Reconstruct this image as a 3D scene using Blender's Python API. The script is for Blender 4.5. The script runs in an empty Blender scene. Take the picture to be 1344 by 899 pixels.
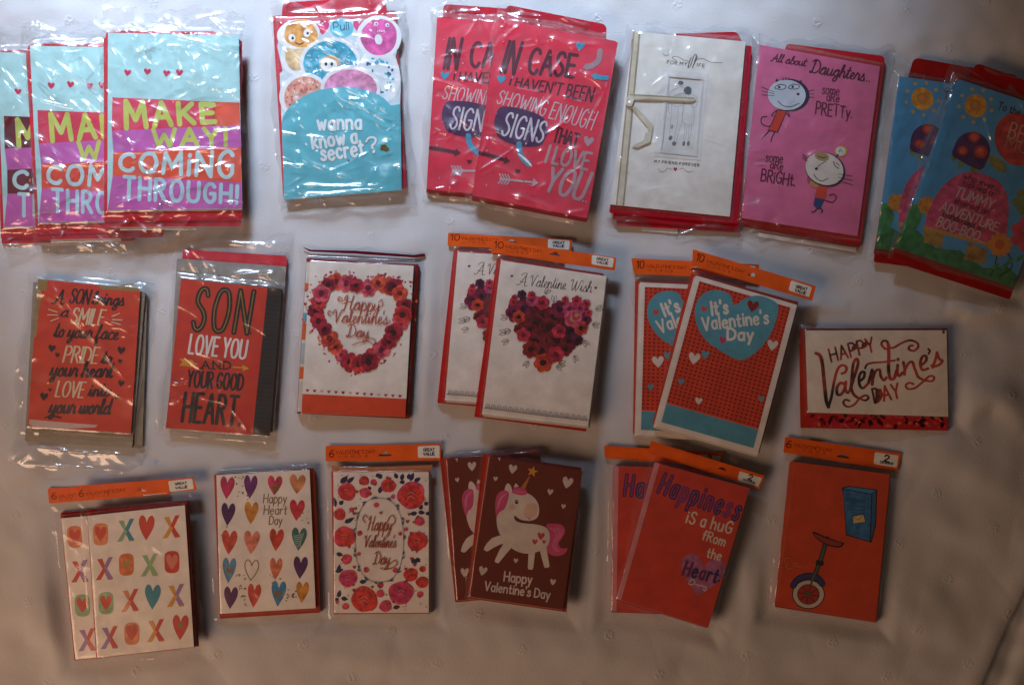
import bpy, math, random
import numpy as np
from mathutils import Vector
from mathutils.geometry import tessellate_polygon

SC = bpy.context.scene
COL = SC.collection
S = 0.0008            # metres per photo pixel on the table
D = 1.0               # camera height

# ------------------------------------------------------------------ camera
cam = bpy.data.cameras.new("camera")
cam_o = bpy.data.objects.new("camera", cam)
COL.objects.link(cam_o)
cam_o.location = (0, 0, D)
cam.sensor_width = 36
cam.lens = 36 * D / (1344 * S)
cam.clip_start = 0.02
cam.clip_end = 50
SC.camera = cam_o

# ------------------------------------------------------------------ light
world = bpy.data.worlds.new("World")
SC.world = world
world.use_nodes = True
wb = world.node_tree.nodes["Background"]
wb.inputs[0].default_value = (1.0, 0.66, 0.46, 1)
wb.inputs[1].default_value = 0.035


def lamp(name, loc, target, size, size_y, power, colour, spread=180):
    l = bpy.data.lights.new(name, 'AREA')
    l.shape = 'RECTANGLE'
    l.size, l.size_y = size, size_y
    l.energy = power
    l.color = colour
    l.spread = math.radians(spread)
    o = bpy.data.objects.new(name, l)
    COL.objects.link(o)
    o.location = loc
    o.rotation_euler = (Vector(target) - Vector(loc)).to_track_quat('-Z', 'Y').to_euler()
    return o


lamp("window_light", (-0.334, 1.201, 0.494), (-0.141, 0.432, 0.0), 0.90, 0.261, 2.65, (0.62, 0.78, 1.0), spread=22.9)
lamp("room_lamp", (-1.4, -1.0, 1.1), (0.25, 0.10, 0.0), 0.9, 0.9, 18.5, (1.0, 0.62, 0.40))

vs = SC.view_settings
vs.view_transform = 'Standard'
vs.look = 'None'
vs.exposure = 0.0
vs.gamma = 1.0
SC.render.engine = 'CYCLES'
SC.cycles.transparent_max_bounces = 40
SC.cycles.max_bounces = 10
SC.cycles.use_denoising = True
SC.cycles.sample_clamp_indirect = 4.0

# ------------------------------------------------------------------ materials
def lin(c):
    c /= 255.0
    return c / 12.92 if c <= 0.04045 else ((c + 0.055) / 1.055) ** 2.4


def hexcol(h):
    h = h.lstrip('#')
    return tuple(lin(int(h[i:i + 2], 16)) for i in (0, 2, 4)) + (1.0,)


MATS = {}


def mat(spec):
    """'#rrggbb' printed paper; '#rrggbb:foil', ':ink', ':gold', ':ribbon', ':mottle', ':marble' variants."""
    if spec in MATS:
        return MATS[spec]
    col, _, kind = spec.partition(':')
    m = bpy.data.materials.new((kind or 'paper') + '_' + col.strip('#'))
    m.use_nodes = True
    nt = m.node_tree
    b = nt.nodes['Principled BSDF']
    c = hexcol(col)
    tc = nt.nodes.new('ShaderNodeTexCoord')
    nz = nt.nodes.new('ShaderNodeTexNoise')
    nt.links.new(tc.outputs['Object'], nz.inputs['Vector'])
    nz.inputs['Scale'].default_value = 60 if kind in ('', 'ink') else 130
    nz.inputs['Detail'].default_value = 5
    rp = nt.nodes.new('ShaderNodeValToRGB')
    lo, hi = (0.86, 1.08)
    if kind == 'mottle':
        lo, hi = 0.55, 1.35
    if kind == 'flower':
        lo, hi = 0.45, 1.5
        nz.inputs['Scale'].default_value = 190
    rp.color_ramp.elements[0].position = 0.3
    rp.color_ramp.elements[1].position = 0.7
    rp.color_ramp.elements[0].color = tuple(min(1, x * lo) for x in c[:3]) + (1,)
    rp.color_ramp.elements[1].color = tuple(min(1, x * hi) for x in c[:3]) + (1,)
    if kind == 'marble':
        rp.color_ramp.elements[0].position = 0.40
        rp.color_ramp.elements[1].position = 0.58
        rp.color_ramp.elements[0].color = (0.02, 0.008, 0.008, 1)
        rp.color_ramp.elements[1].color = c
        nz.inputs['Scale'].default_value = 55
    nt.links.new(nz.outputs['Fac'], rp.inputs['Fac'])
    nt.links.new(rp.outputs['Color'], b.inputs['Base Color'])
    b.inputs['Roughness'].default_value = 0.42
    b.inputs['Specular IOR Level'].default_value = 0.35
    if kind == 'foil':
        b.inputs['Metallic'].default_value = 0.75
        b.inputs['Roughness'].default_value = 0.38
    elif kind == 'gold':
        b.inputs['Metallic'].default_value = 0.6
        b.inputs['Roughness'].default_value = 0.35
    elif kind == 'env':
        b.inputs['Roughness'].default_value = 0.6
        b.inputs['Specular IOR Level'].default_value = 0.2
    elif kind == 'ribbon':
        b.inputs['Roughness'].default_value = 0.35
        b.inputs['Sheen Weight'].default_value = 0.3
        wv = nt.nodes.new('ShaderNodeTexWave')
        wv.inputs['Scale'].default_value = 900
        nt.links.new(tc.outputs['Object'], wv.inputs['Vector'])
        bp = nt.nodes.new('ShaderNodeBump')
        bp.inputs['Strength'].default_value = 0.2
        bp.inputs['Distance'].default_value = 0.0003
        nt.links.new(wv.outputs['Fac'], bp.inputs['Height'])
        nt.links.new(bp.outputs['Normal'], b.inputs['Normal'])
    if kind in ('', 'env', 'mottle'):
        n2 = nt.nodes.new('ShaderNodeTexNoise')
        n2.inputs['Scale'].default_value = 9
        n2.inputs['Detail'].default_value = 2
        nt.links.new(tc.outputs['Object'], n2.inputs['Vector'])
        bp = nt.nodes.new('ShaderNodeBump')
        bp.inputs['Strength'].default_value = 0.5
        bp.inputs['Distance'].default_value = 0.004
        nt.links.new(n2.outputs['Fac'], bp.inputs['Height'])
        nt.links.new(bp.outputs['Normal'], b.inputs['Normal'])
    MATS[spec] = m
    return m


def film_material(name, rough, haze, refl, rough2, part2):
    m = bpy.data.materials.new(name)
    m.use_nodes = True
    nt = m.node_tree
    nt.nodes.clear()
    N = nt.nodes.new
    out = N('ShaderNodeOutputMaterial')
    geo = N('ShaderNodeNewGeometry')
    dot = N('ShaderNodeVectorMath'); dot.operation = 'DOT_PRODUCT'
    ab = N('ShaderNodeMath'); ab.operation = 'ABSOLUTE'
    inv = N('ShaderNodeMath'); inv.operation = 'SUBTRACT'; inv.inputs[0].default_value = 1.0; inv.use_clamp = True
    pw = N('ShaderNodeMath'); pw.operation = 'POWER'; pw.inputs[1].default_value = 4.0
    ml = N('ShaderNodeMath'); ml.operation = 'MULTIPLY_ADD'
    ml.inputs[1].default_value = 0.6; ml.inputs[2].default_value = refl; ml.use_clamp = True
    tr = N('ShaderNodeBsdfTransparent'); tr.inputs[0].default_value = (0.985, 0.985, 0.985, 1)
    gl = N('ShaderNodeBsdfGlossy'); gl.inputs['Roughness'].default_value = rough
    g2 = N('ShaderNodeBsdfGlossy'); g2.inputs['Roughness'].default_value = rough2
    gm = N('ShaderNodeMixShader'); gm.inputs[0].default_value = part2
    df = N('ShaderNodeBsdfDiffuse'); df.inputs[0].default_value = (0.85, 0.87, 0.9, 1)
    mx = N('ShaderNodeMixShader'); mh = N('ShaderNodeMixShader')
    mh.inputs[0].default_value = haze
    L = nt.links.new
    L(geo.outputs['Normal'], dot.inputs[0]); L(geo.outputs['Incoming'], dot.inputs[1])
    L(dot.outputs['Value'], ab.inputs[0]); L(ab.outputs[0], inv.inputs[1]); L(inv.outputs[0], pw.inputs[0])
    L(pw.outputs[0], ml.inputs[0]); L(ml.outputs[0], mx.inputs[0])
    L(tr.outputs[0], mh.inputs[1]); L(df.outputs[0], mh.inputs[2])
    L(gl.outputs[0], gm.inputs[1]); L(g2.outputs[0], gm.inputs[2])
    L(mh.outputs[0], mx.inputs[1]); L(gm.outputs[0], mx.inputs[2]); L(mx.outputs[0], out.inputs[0])
    return m


MATS['bag'] = film_material('crinkled_clear_film', 0.12, 0.03, 0.12, 0.36, 0.45)
MATS['sleeve'] = film_material('smooth_clear_film', 0.13, 0.025, 0.045, 0.3, 0.2)

# ------------------------------------------------------------------ lettering: single-stroke alphabets drawn for this script
FONT_PRINT = {
 'A': (68, "0,0 34,100 68,0|13,36 55,36"), 'B': (56, "0,0 0,100|~0,100 35,98 48,78 35,56 0,54|~0,54 40,52 56,28 42,4 0,0"),
 'C': (60, "~60,84 48,98 28,98 8,80 2,50 8,20 28,2 48,2 60,16"), 'D': (62, "0,0 0,100|~0,100 36,94 58,72 62,50 58,26 36,5 0,0"),
 'E': (50, "50,100 0,100 0,0 50,0|0,52 42,52"), 'F': (50, "50,100 0,100 0,0|0,52 40,52"),
 'G': (64, "~60,84 46,98 28,98 8,80 2,50 8,20 28,2 48,3 62,18|62,18 62,46 38,46"), 'H': (62, "0,0 0,100|62,0 62,100|0,52 62,52"),
 'I': (4, "2,0 2,100"), 'J': (38, "~36,100 36,30 30,6 14,0 0,14"), 'K': (58, "0,0 0,100|54,100 0,42|16,56 58,0"),
 'L': (46, "0,100 0,0 46,0"), 'M': (80, "0,0 6,100 40,30 74,100 80,0"), 'N': (64, "0,0 0,100 64,0 64,100"),
 'O': (70, "~35,100 12,90 0,50 12,10 35,0 58,10 70,50 58,90 35,100"), 'P': (55, "0,0 0,100|~0,100 38,98 55,74 38,48 0,46"),
 'R': (58, "0,0 0,100|~0,100 36,98 52,76 36,54 0,50|22,50 58,0"),
 'S': (52, "~50,84 40,98 20,99 6,86 6,68 22,56 38,46 50,30 46,12 30,1 12,4 0,18"), 'T': (60, "0,100 60,100|30,100 30,0"),
 'U': (64, "~0,100 0,34 8,8 32,0 56,8 64,34 64,100"), 'V': (64, "0,100 32,0 64,100"), 'W': (92, "0,100 22,0 46,70 70,0 92,100"),
 'X': (60, "0,0 60,100|0,100 60,0"), 'Y': (62, "0,100 31,46 62,100|31,46 31,0"), 'Z': (56, "0,100 56,100 0,0 56,0"),
 'a': (48, "~46,50 30,62 10,54 2,30 10,6 28,0 46,16|46,62 46,0"), 'b': (48, "0,100 0,0|~0,40 14,58 34,60 48,32 36,4 16,0 0,16"),
 'c': (42, "~42,50 28,62 8,54 0,30 10,6 28,0 42,10"), 'd': (48, "48,100 48,0|~48,46 32,62 10,56 0,30 10,4 30,0 48,18"),
 'e': (46, "~2,32 24,34 44,38 40,54 24,62 6,50 0,28 10,6 28,0 44,12"), 'f': (34, "~36,92 26,100 14,90 12,70 12,0|0,58 30,58"),
 'g': (48, "~46,50 30,62 10,56 2,32 10,10 28,6 46,22|~46,62 46,-10 36,-28 18,-30 4,-20"),
 'h': (46, "0,100 0,0|~0,38 14,58 32,60 44,44 45,20 46,0"), 'i': (4, "2,62 2,0|2,84 2,89"), 'k': (42, "0,100 0,0|38,60 0,24|12,34 42,0"),
 'l': (4, "2,100 2,0"), 'm': (74, "0,62 0,0|~0,40 12,60 26,60 36,44 36,20 36,0|~36,40 50,60 64,60 73,44 74,20 74,0"),
 'n': (46, "0,62 0,0|~0,38 14,60 32,60 44,44 45,20 46,0"), 'o': (48, "~24,62 6,54 0,31 6,8 24,0 42,8 48,31 42,54 24,62"),
 'p': (48, "0,62 0,-34|~0,44 16,62 36,60 48,32 36,4 16,0 0,16"), 'r': (32, "0,62 0,0|~0,36 10,54 22,62 34,58"),
 's': (38, "~38,50 26,62 10,58 6,46 18,34 34,24 36,10 22,0 8,2 0,12"), 't': (34, "~14,90 14,20 20,2 34,6|0,60 32,60"),
 'u': (46, "~0,62 0,22 8,2 26,2 44,22|45,62 46,0"), 'v': (42, "0,62 21,0 42,62"), 'w': (64, "0,62 16,0 32,50 48,0 64,62"),
 'y': (44, "0,62 22,4|44,62 12,-34"),
 '0': (56, "~28,100 8,88 0,50 8,12 28,0 48,12 56,50 48,88 28,100"), '1': (24, "0,78 20,100 20,0"),
 '2': (54, "~2,78 14,98 36,98 50,80 44,58 24,34 0,0|0,0 54,0"), '6': (50, "~46,92 26,84 6,50 2,22 16,2 36,2 50,18 46,40 28,50 8,36"),
 '.': (4, "2,0 2,4"), ',': (6, "4,4 0,-14"), '!': (4, "2,100 2,32|2,0 2,6"),
 '?': (46, "~0,80 14,98 36,96 46,78 36,56 22,44 22,28|22,0 22,5"), "'": (4, "3,104 1,80"), '-': (28, "0,42 28,42"),
}
FONT_SCRIPT = {
 'a': (54, "~0,8 16,36 40,50 28,56 10,36 10,10 24,0 38,18 44,52|~44,52 41,14 46,1 56,9"),
 'b': (46, "~0,8 20,60 26,96 16,98 10,60 10,10 22,0 38,12 38,42 26,50|~38,40 42,38 48,42"),
 'c': (44, "~0,8 12,38 28,54 38,46|~28,54 12,40 10,14 22,0 36,4 46,12"),
 'd': (56, "~0,8 18,40 40,50 28,56 10,38 10,10 24,0 40,20 48,100|~47,90 42,20 46,1 58,9"),
 'e': (42, "~0,8 18,20 32,40 24,54 12,42 10,14 22,0 34,4 44,12"),
 'f': (40, "~0,8 18,50 28,96 20,100 14,70 8,-30 14,-38 20,-20 16,2 42,12"),
 'g': (52, "~0,8 18,40 42,50 28,56 10,36 12,10 26,2 40,22 44,52|~44,52 40,-20 26,-38 14,-28 24,-8 54,10"),
 'h': (52, "~0,8 18,56 24,96 14,98 10,50 8,0|~9,22 22,48 36,50 38,28 38,6 46,0 54,10"),
 'i': (26, "~0,8 10,52|~10,52 10,14 17,0 28,10|14,74 15,80"), 'l': (28, "~0,8 18,58 22,96 12,98 10,50 12,8 20,0 30,10"),
 'n': (52, "~0,8 8,44 12,54 12,30 10,0|~11,26 24,50 36,50 38,28 38,6 46,0 54,10"),
 'o': (46, "~0,8 16,44 28,54 12,44 8,16 20,0 34,10 38,36 28,54|~28,54 36,44 48,46"),
 'p': (50, "~0,8 12,50 14,54 8,-38|~12,30 24,54 40,48 42,22 30,2 14,8|~30,2 42,2 52,10"),
 'r': (42, "~0,8 12,52 16,58|~16,58 20,48 34,48 32,20 36,2 44,10"),
 's': (40, "~0,8 18,40 24,58|~24,58 26,44 36,20 28,2 12,2 8,10|~28,2 36,4 42,10"),
 't': (32, "~0,8 16,60 20,92|~20,92 14,40 16,6 24,0 34,10|2,62 34,65"),
 'u': (54, "~0,8 10,52|~10,52 10,20 16,2 28,6 40,30 42,52|~42,52 40,14 46,1 56,10"),
 'v': (46, "~0,10 8,50 14,50 18,4 22,2 38,48|~38,48 42,40 48,44"),
 'w': (64, "~0,10 8,50|~8,50 10,20 16,2 28,12 34,50|~34,50 32,20 40,2 50,12 56,50|~56,50 60,42 66,44"),
 'y': (52, "~0,8 10,52|~10,52 10,24 18,8 30,14 42,52|~42,52 36,-20 22,-38 12,-28 24,-6 54,10"),
 'A': (72, "~-6,8 4,0 18,16 46,100|~46,100 50,60 56,6 64,0 74,8|~14,38 38,34 62,38"),
 'D': (76, "~24,96 20,50 14,4 4,0 0,10 14,8 40,2 64,24 68,60 50,92 20,100 2,84"),
 'H': (78, "~0,74 8,94 20,92 17,40 10,0|~66,100 58,50 55,8 63,0 78,10|~4,40 30,54 58,54"),
 'V': (66, "~-8,76 2,96 12,90 18,40 25,0|~25,0 44,66 58,98 72,94"),
 'W': (98, "~-6,80 4,98 14,88 16,30 24,0|~24,0 36,20 50,88|~50,88 50,20 58,0|~58,0 74,24 86,80 96,98 106,92"),
}


def parse(g):
    out = []
    for s in g.split('|'):
        sm = s.startswith('~')
        pts = [tuple(float(v) for v in q.split(',')) for q in s.lstrip('~').split()]
        out.append((sm, pts))
    return out


FONTS = {'P': {k: (w, parse(g)) for k, (w, g) in FONT_PRINT.items()},
         'S': {k: (w, parse(g)) for k, (w, g) in FONT_SCRIPT.items()}}


def catmull(pts, n=7):
    P = np.array(pts, float)
    if len(P) < 3:
        return P
    closed = np.allclose(P[0], P[-1])
    if closed:
        E = np.vstack([P[-2], P, P[1]])
    else:
        E = np.vstack([2 * P[0] - P[1], P, 2 * P[-1] - P[-2]])
    out = []
    t = np.linspace(0, 1, n, endpoint=False)[:, None]
    for i in range(1, len(E) - 2):
        a, b, c, d = E[i - 1], E[i], E[i + 1], E[i + 2]
        out.append(0.5 * (2 * b + (c - a) * t + (2 * a - 5 * b + 4 * c - d) * t ** 2 + (3 * b - a - 3 * c + d) * t ** 3))
    out.append(P[-1:])
    return np.vstack(out)


def ellipse(cx, cy, rx, ry, rot=0, n=28, wob=0, seed=0):
    r = random.Random(seed)
    ph = [r.uniform(0, 6.28) for _ in range(3)]
    a = np.linspace(0, 2 * math.pi, n, endpoint=False)
    k = 1 + wob * (np.sin(2 * a + ph[0]) + np.sin(3 * a + ph[1]) + 0.7 * np.sin(5 * a + ph[2])) / 2
    x, y = rx * k * np.cos(a), ry * k * np.sin(a)
    c, s = math.cos(math.radians(rot)), math.sin(math.radians(rot))
    return np.stack([cx + x * c - y * s, cy + x * s + y * c], 1)


HEART = catmull([(0, -0.22), (-0.12, -0.42), (-0.32, -0.5), (-0.48, -0.36), (-0.48, -0.12), (-0.3, 0.18), (0, 0.5)], 5)
HEART = np.vstack([HEART, (HEART * [-1, 1])[::-1][1:-1]])


def heart(cx, cy, w, h=None, rot=0):
    h = h or w
    c, s = math.cos(math.radians(rot)), math.sin(math.radians(rot))
    x, y = HEART[:, 0] * w, HEART[:, 1] * h
    return np.stack([cx + x * c - y * s, cy + x * s + y * c], 1)


def petals(cx, cy, r, n=5, depth=0.25, rot=0, k=8):
    a = np.linspace(0, 2 * math.pi, n * k, endpoint=False)
    rr = r * (1 - depth + depth * np.abs(np.cos(n * a / 2 + rot)) ** 0.7)
    return np.stack([cx + rr * np.cos(a), cy + rr * np.sin(a)], 1)


def leaf(x0, y0, x1, y1, w):
    d = np.array([x1 - x0, y1 - y0], float)
    n = np.array([-d[1], d[0]]) / (np.hypot(*d) + 1e-9)
    t = np.linspace(0, 1, 8)
    b = np.array([x0, y0], float)
    up = [b + d * q + n * w * math.sin(math.pi * q ** 0.8) for q in t]
    dn = [b + d * q - n * w * math.sin(math.pi * q ** 0.8) for q in t[::-1][1:-1]]
    return np.array(up + dn)


def rounded(pts, r, which=None, n=5):
    P = [np.array(p, float) for p in pts]
    out = []
    for i, p in enumerate(P):
        if which is not None and i not in which:
            out.append(p)
            continue
        a, b = P[i - 1] - p, P[(i + 1) % len(P)] - p
        rr = min(r, 0.45 * np.hypot(*a), 0.45 * np.hypot(*b))
        a, b = p + a / np.hypot(*a) * rr, p + b / np.hypot(*b) * rr
        for t in np.linspace(0, 1, n):
            out.append((1 - t) ** 2 * a + 2 * t * (1 - t) * p + t * t * b)
    return np.array(out)


def lerp_quad(q, u, v):
    q = np.array(q, float)
    u, v = np.asarray(u)[..., None], np.asarray(v)[..., None]
    return (1 - u) * (1 - v) * q[0] + u * (1 - v) * q[1] + u * v * q[2] + (1 - u) * v * q[3]


def inv_quad(q, P):
    q = np.array(q, float)
    u = np.full(len(P), 0.5); v = np.full(len(P), 0.5)
    for _ in range(6):
        F = lerp_quad(q, u, v) - P
        du = (1 - v)[:, None] * (q[1] - q[0]) + v[:, None] * (q[2] - q[3])
        dv = (1 - u)[:, None] * (q[3] - q[0]) + u[:, None] * (q[2] - q[1])
        det = du[:, 0] * dv[:, 1] - du[:, 1] * dv[:, 0]
        u = u - (F[:, 0] * dv[:, 1] - F[:, 1] * dv[:, 0]) / det
        v = v - (du[:, 0] * F[:, 1] - du[:, 1] * F[:, 0]) / det
    return u, v


# ------------------------------------------------------------------ mesh building
class Part:
    def __init__(self, name, parent=None, label=None):
        self.name, self.parent, self.label = name, parent, label
        self.v, self.f, self.m, self.slots, self.smooth = [], [], [], [], False
        self.n = 0

    def add(self, verts, faces, m):
        if m not in self.slots:
            self.slots.append(m)
        k = self.slots.index(m)
        self.v.append(np.asarray(verts, float))
        self.f.extend([tuple(i + self.n for i in f) for f in faces])
        self.m.extend([k] * len(faces))
        self.n += len(verts)

    def build(self, parent_obj):
        me = bpy.data.meshes.new(self.name)
        me.from_pydata(np.vstack(self.v).tolist(), [], self.f)
        for s in self.slots:
            me.materials.append(mat(s) if s not in MATS else MATS[s])
        me.polygons.foreach_set('material_index', self.m)
        if self.smooth:
            me.polygons.foreach_set('use_smooth', [True] * len(self.f))
        me.update()
        o = bpy.data.objects.new(self.name, me)
        COL.objects.link(o)
        o.parent = parent_obj
        if self.label:
            o['label'] = self.label
        self.obj = o
        return o


PACK_QUADS = []       # where things lie, so that the cloth stays flat under them


class Pack:
    def __init__(self, name, label, zone, q0, q1=None, h=0.006, base=0.0, group=None, seed=1):
        self.name, self.label, self.group = name, label, group
        self.ox, self.oy, self.s = zone
        self.q0, self.q1 = q0, q1
        self.h = h
        self.base = base
        self.k = 0
        self.parts = []
        self.rng = random.Random(seed)
        self.seed = seed
        c = self.px(np.array(q0, float))
        self.c = c
        self.loc = np.array([(c[:, 0].mean() - 672) * S, -(c[:, 1].mean() - 449.5) * S, 0.0])
        d = c[1] - c[0]
        self.ang = -math.atan2(d[1], d[0])
        ctr = c.mean(0)
        PACK_QUADS.append(ctr + (c - ctr) * 1.04)

    def px(self, P):
        P = np.asarray(P, float)
        if self.q1 is not None:
            u, v = inv_quad(self.q0, P)
            P = lerp_quad(self.q1, u, v)
        return P / self.s + [self.ox, self.oy]

    def W(self, P, h):
        p = self.px(P)
        b = self.base(p) if callable(self.base) else self.base
        z = np.asarray(b + h) * np.ones(len(p))
        k = (D - z) / D * S
        X, Y = (p[:, 0] - 672) * k - self.loc[0], -(p[:, 1] - 449.5) * k - self.loc[1]
        c, s = math.cos(-self.ang), math.sin(-self.ang)
        return np.stack([X * c - Y * s, X * s + Y * c, z], 1)

    def part(self, name, parent=None, label=None):
        p = Part(name, parent, label)
        self.parts.append(p)
        return p

    def lay(self):
        self.k += 1
        return self.h + 4e-5 + self.k * 2.5e-6

    # ---- solid sheet of any outline (zone coordinates), optional holes
    def prism(self, m, pts, h0, h1, top, side=None, holes=()):
        loops = [np.asarray(pts, float)] + [np.asarray(x, float) for x in holes]
        side = side or top

        def area(P):
            x, y = P[:, 0], P[:, 1]
            return 0.5 * np.sum(x * np.roll(y, -1) - np.roll(x, -1) * y)
        L = []
        for i, P in enumerate(loops):
            a = area(P)              # y runs down: negative = counter-clockwise seen from above
            if (a > 0) == (i == 0):
                P = P[::-1]
            L.append(P)
        allp = np.vstack(L)
        n = len(allp)
        tris = tessellate_polygon([[Vector((p[0], -p[1], 0)) for p in P] for P in L])
        T, B = self.W(allp, h1), self.W(allp, h0)
        fixed = []
        for t in tris:
            a, b, c = (allp[i] for i in t)
            cr = (b[0] - a[0]) * (c[1] - a[1]) - (b[1] - a[1]) * (c[0] - a[0])
            fixed.append(tuple(t) if cr < 0 else tuple(t)[::-1])
        m.add(T, fixed, top)
        m.add(B, [f[::-1] for f in fixed], side)
        f = []
        o = 0
        for P in L:
            k = len(P)
            for i in range(k):
                j = (i + 1) % k
                f.append((o + i, n + o + i, n + o + j, o + j))
            o += k
        m.add(np.vstack([T, B]), f, side)

    # ---- printing on the top sheet
    def fill(self, m, pts, col, same=False):
        P = np.asarray(pts, float)
        h = self.h + 4e-5 + self.k * 2.5e-6 if same else self.lay()
        tris = tessellate_polygon([[Vector((p[0], -p[1], 0)) for p in P]])
        fx = []
        for t in tris:
            a, b, c = (P[i] for i in t)
            cr = (b[0] - a[0]) * (c[1] - a[1]) - (b[1] - a[1]) * (c[0] - a[0])
            fx.append(tuple(t) if cr < 0 else tuple(t)[::-1])
        m.add(self.W(P, h), fx, col)

    def stroke(self, m, pts, w, col, smooth=True, con=0.0, taper=0.0):
        P = np.array(pts, float)
        if smooth and len(P) > 2:
            P = catmull(P, 6)
        keep = [0]
        for i in range(1, len(P)):
            if np.hypot(*(P[i] - P[keep[-1]])) > 1e-3:
                keep.append(i)
        P = P[keep]
        if len(P) < 2:
            return
        d = np.diff(P, axis=0)
        ang = np.arctan2(d[:, 1], d[:, 0])
        cut = [i + 1 for i in range(len(ang) - 1) if abs((ang[i + 1] - ang[i] + math.pi) % (2 * math.pi) - math.pi) > 0.95]
        ends = [0] + cut + [len(P) - 1]
        for a, b in zip(ends[:-1], ends[1:]):
            self._ribbon(m, P[a:b + 1], w, col, con, taper)

    def _ribbon(self, m, P, w, col, con, taper):
        d = np.diff(P, axis=0)
        L = np.hypot(d[:, 0], d[:, 1])[:, None]
        d = d / L
        t = np.vstack([d[:1], d[:-1] + d[1:], d[-1:]])
        t = t / (np.hypot(t[:, 0], t[:, 1])[:, None] + 1e-9)
        nrm = np.stack([-t[:, 1], t[:, 0]], 1)
        hw = np.full(len(P), w / 2.0)
        if con:
            hw = hw * (1 - con * (1 - np.abs(t[:, 1])))
        if taper:
            q = np.linspace(0, 1, len(P))
            hw = hw * (1 - taper * q)
        A, B = P + nrm * hw[:, None], P - nrm * hw[:, None]
        caps = []
        for c, tv, nv, r in ((P[-1], t[-1], nrm[-1], hw[-1]), (P[0], -t[0], -nrm[0], hw[0])):
            caps.append([c + r * (math.cos(a) * nv + math.sin(a) * tv) for a in np.linspace(0, math.pi, 6)[1:-1]])
        n = len(P)
        V = np.vstack([A, B, np.array(caps[0]), np.array(caps[1])])
        h = self.lay()
        z = np.concatenate([np.linspace(0, 2e-6, n)] * 2 + [np.full(4, 2e-6), np.zeros(4)])
        fs = [(i, i + 1, n + i + 1, n + i) for i in range(n - 1)]
        e = 2 * n
        fs.append((n - 1, e, e + 1, e + 2, e + 3, 2 * n - 1))
        fs.append((n, e + 4, e + 5, e + 6, e + 7, 0))
        a = V[fs[0][0]]; b = V[fs[0][1]]; c = V[fs[0][2]]
        if (b[0] - a[0]) * (c[1] - a[1]) - (b[1] - a[1]) * (c[0] - a[0]) > 0:
            fs = [f[::-1] for f in fs]
        m.add(self.W(V, h + z), fs, col)

    def text(self, m, s, x0, y0, x1, y1, h0, w, col, h1=None, font='P', slant=0.0, con=0.0, sp=None, arc=0.0, inline=None, jit=0.0):
        h1 = h1 or h0
        sp = (20 if font == 'P' else -1) if sp is None else sp
        pos, items = 0.0, []
        for ch in s:
            if ch == ' ':
                pos += 34 if font == 'P' else 30
                continue
            g = FONTS[font].get(ch) or FONTS['P'].get(ch)
            if g is None:
                continue
            items.append((pos, g, ch))
            pos += g[0] + sp
        total = max(pos - sp, 1.0)
        b0, b1 = np.array([x0, y0], float), np.array([x1, y1], float)
        L = np.hypot(*(b1 - b0))
        ex = (b1 - b0) / L
        up = np.array([ex[1], -ex[0]])
        passes = [(w, col)] + ([inline] if inline else [])
        for ww, cc in passes:
            for idx, (px, (gw, strokes), ch) in enumerate(items):
                jj = self.jitter(idx) * jit if jit else 0
                for sm, pts in strokes:
                    Q = np.array(pts, float)
                    if sm:
                        Q = catmull(Q, 6)
                    x = (px + Q[:, 0]) / total
                    hh = (h0 + (h1 - h0) * np.clip(x, 0, 1)) / 100.0
                    y = (Q[:, 1] + jj) * hh
                    P = b0 + ex * (x * L)[:, None] + ex * (slant * y)[:, None] + up * (y + arc * 4 * x * (1 - x))[:, None]
                    c2 = cc[idx % len(cc)] if isinstance(cc, (list, tuple)) else cc
                    self.stroke(m, P, ww, c2, smooth=False, con=con)

    def jitter(self, i):
        return math.sin(i * 2.4 + self.seed) * 1.0

    # ---- clear film laid over the pack
    def film(self, name, quad, inner, top, mat_name, n=(90, 120), creases=30, amp=0.0012, wid=2.0, noise=0.0004, edge=10, seed=0,
             angles=(12, 35, 60, 120, 150, 170), fans=(), crumple=()):
        r = random.Random(self.seed * 77 + seed)
        u, v = np.meshgrid(np.linspace(0, 1, n[0]), np.linspace(0, 1, n[1]))
        # a slightly uneven outline
        uu = u + (0.016 * np.sin(v * 9 + r.random() * 6) + 0.009 * np.sin(v * 31 + r.random() * 6)) * (np.abs(u - 0.5) * 2) ** 6
        vv = v + (0.014 * np.sin(u * 11 + r.random() * 6) + 0.008 * np.sin(u * 29 + r.random() * 6)) * (np.abs(v - 0.5) * 2) ** 6
        Z = lerp_quad(quad, uu.ravel(), vv.ravel())
        I = np.array(inner, float)
        dist = np.full(len(Z), 1e9)
        for i in range(4):
            a, b = I[i], I[(i + 1) % 4]
            e = (b - a) / np.hypot(*(b - a))
            dist = np.minimum(dist, -( (Z[:, 0] - a[0]) * e[1] - (Z[:, 1] - a[1]) * e[0]))
        dist = dist / self.s
        t = np.clip((dist + edge) / edge, 0, 1)
        t = t * t * (3 - 2 * t)
        hgt = 0.0012 + t * (top - 0.0012 + 0.0010)
        zx, zy = Z[:, 0] / self.s, Z[:, 1] / self.s
        lowf = np.zeros(len(Z))
        for _ in range(7):
            a = r.uniform(0, math.pi); fr = r.uniform(0.05, 0.16); p0 = r.uniform(0, 6.28)
            lowf += np.sin((zx * math.cos(a) + zy * math.sin(a)) * fr * (0.6 + r.random()) + p0)
        hgt = hgt + noise * (1.6 + lowf / 2.2).clip(0, 4)
        q = np.array(quad, float) / self.s
        cr = np.zeros(len(Z))

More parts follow.
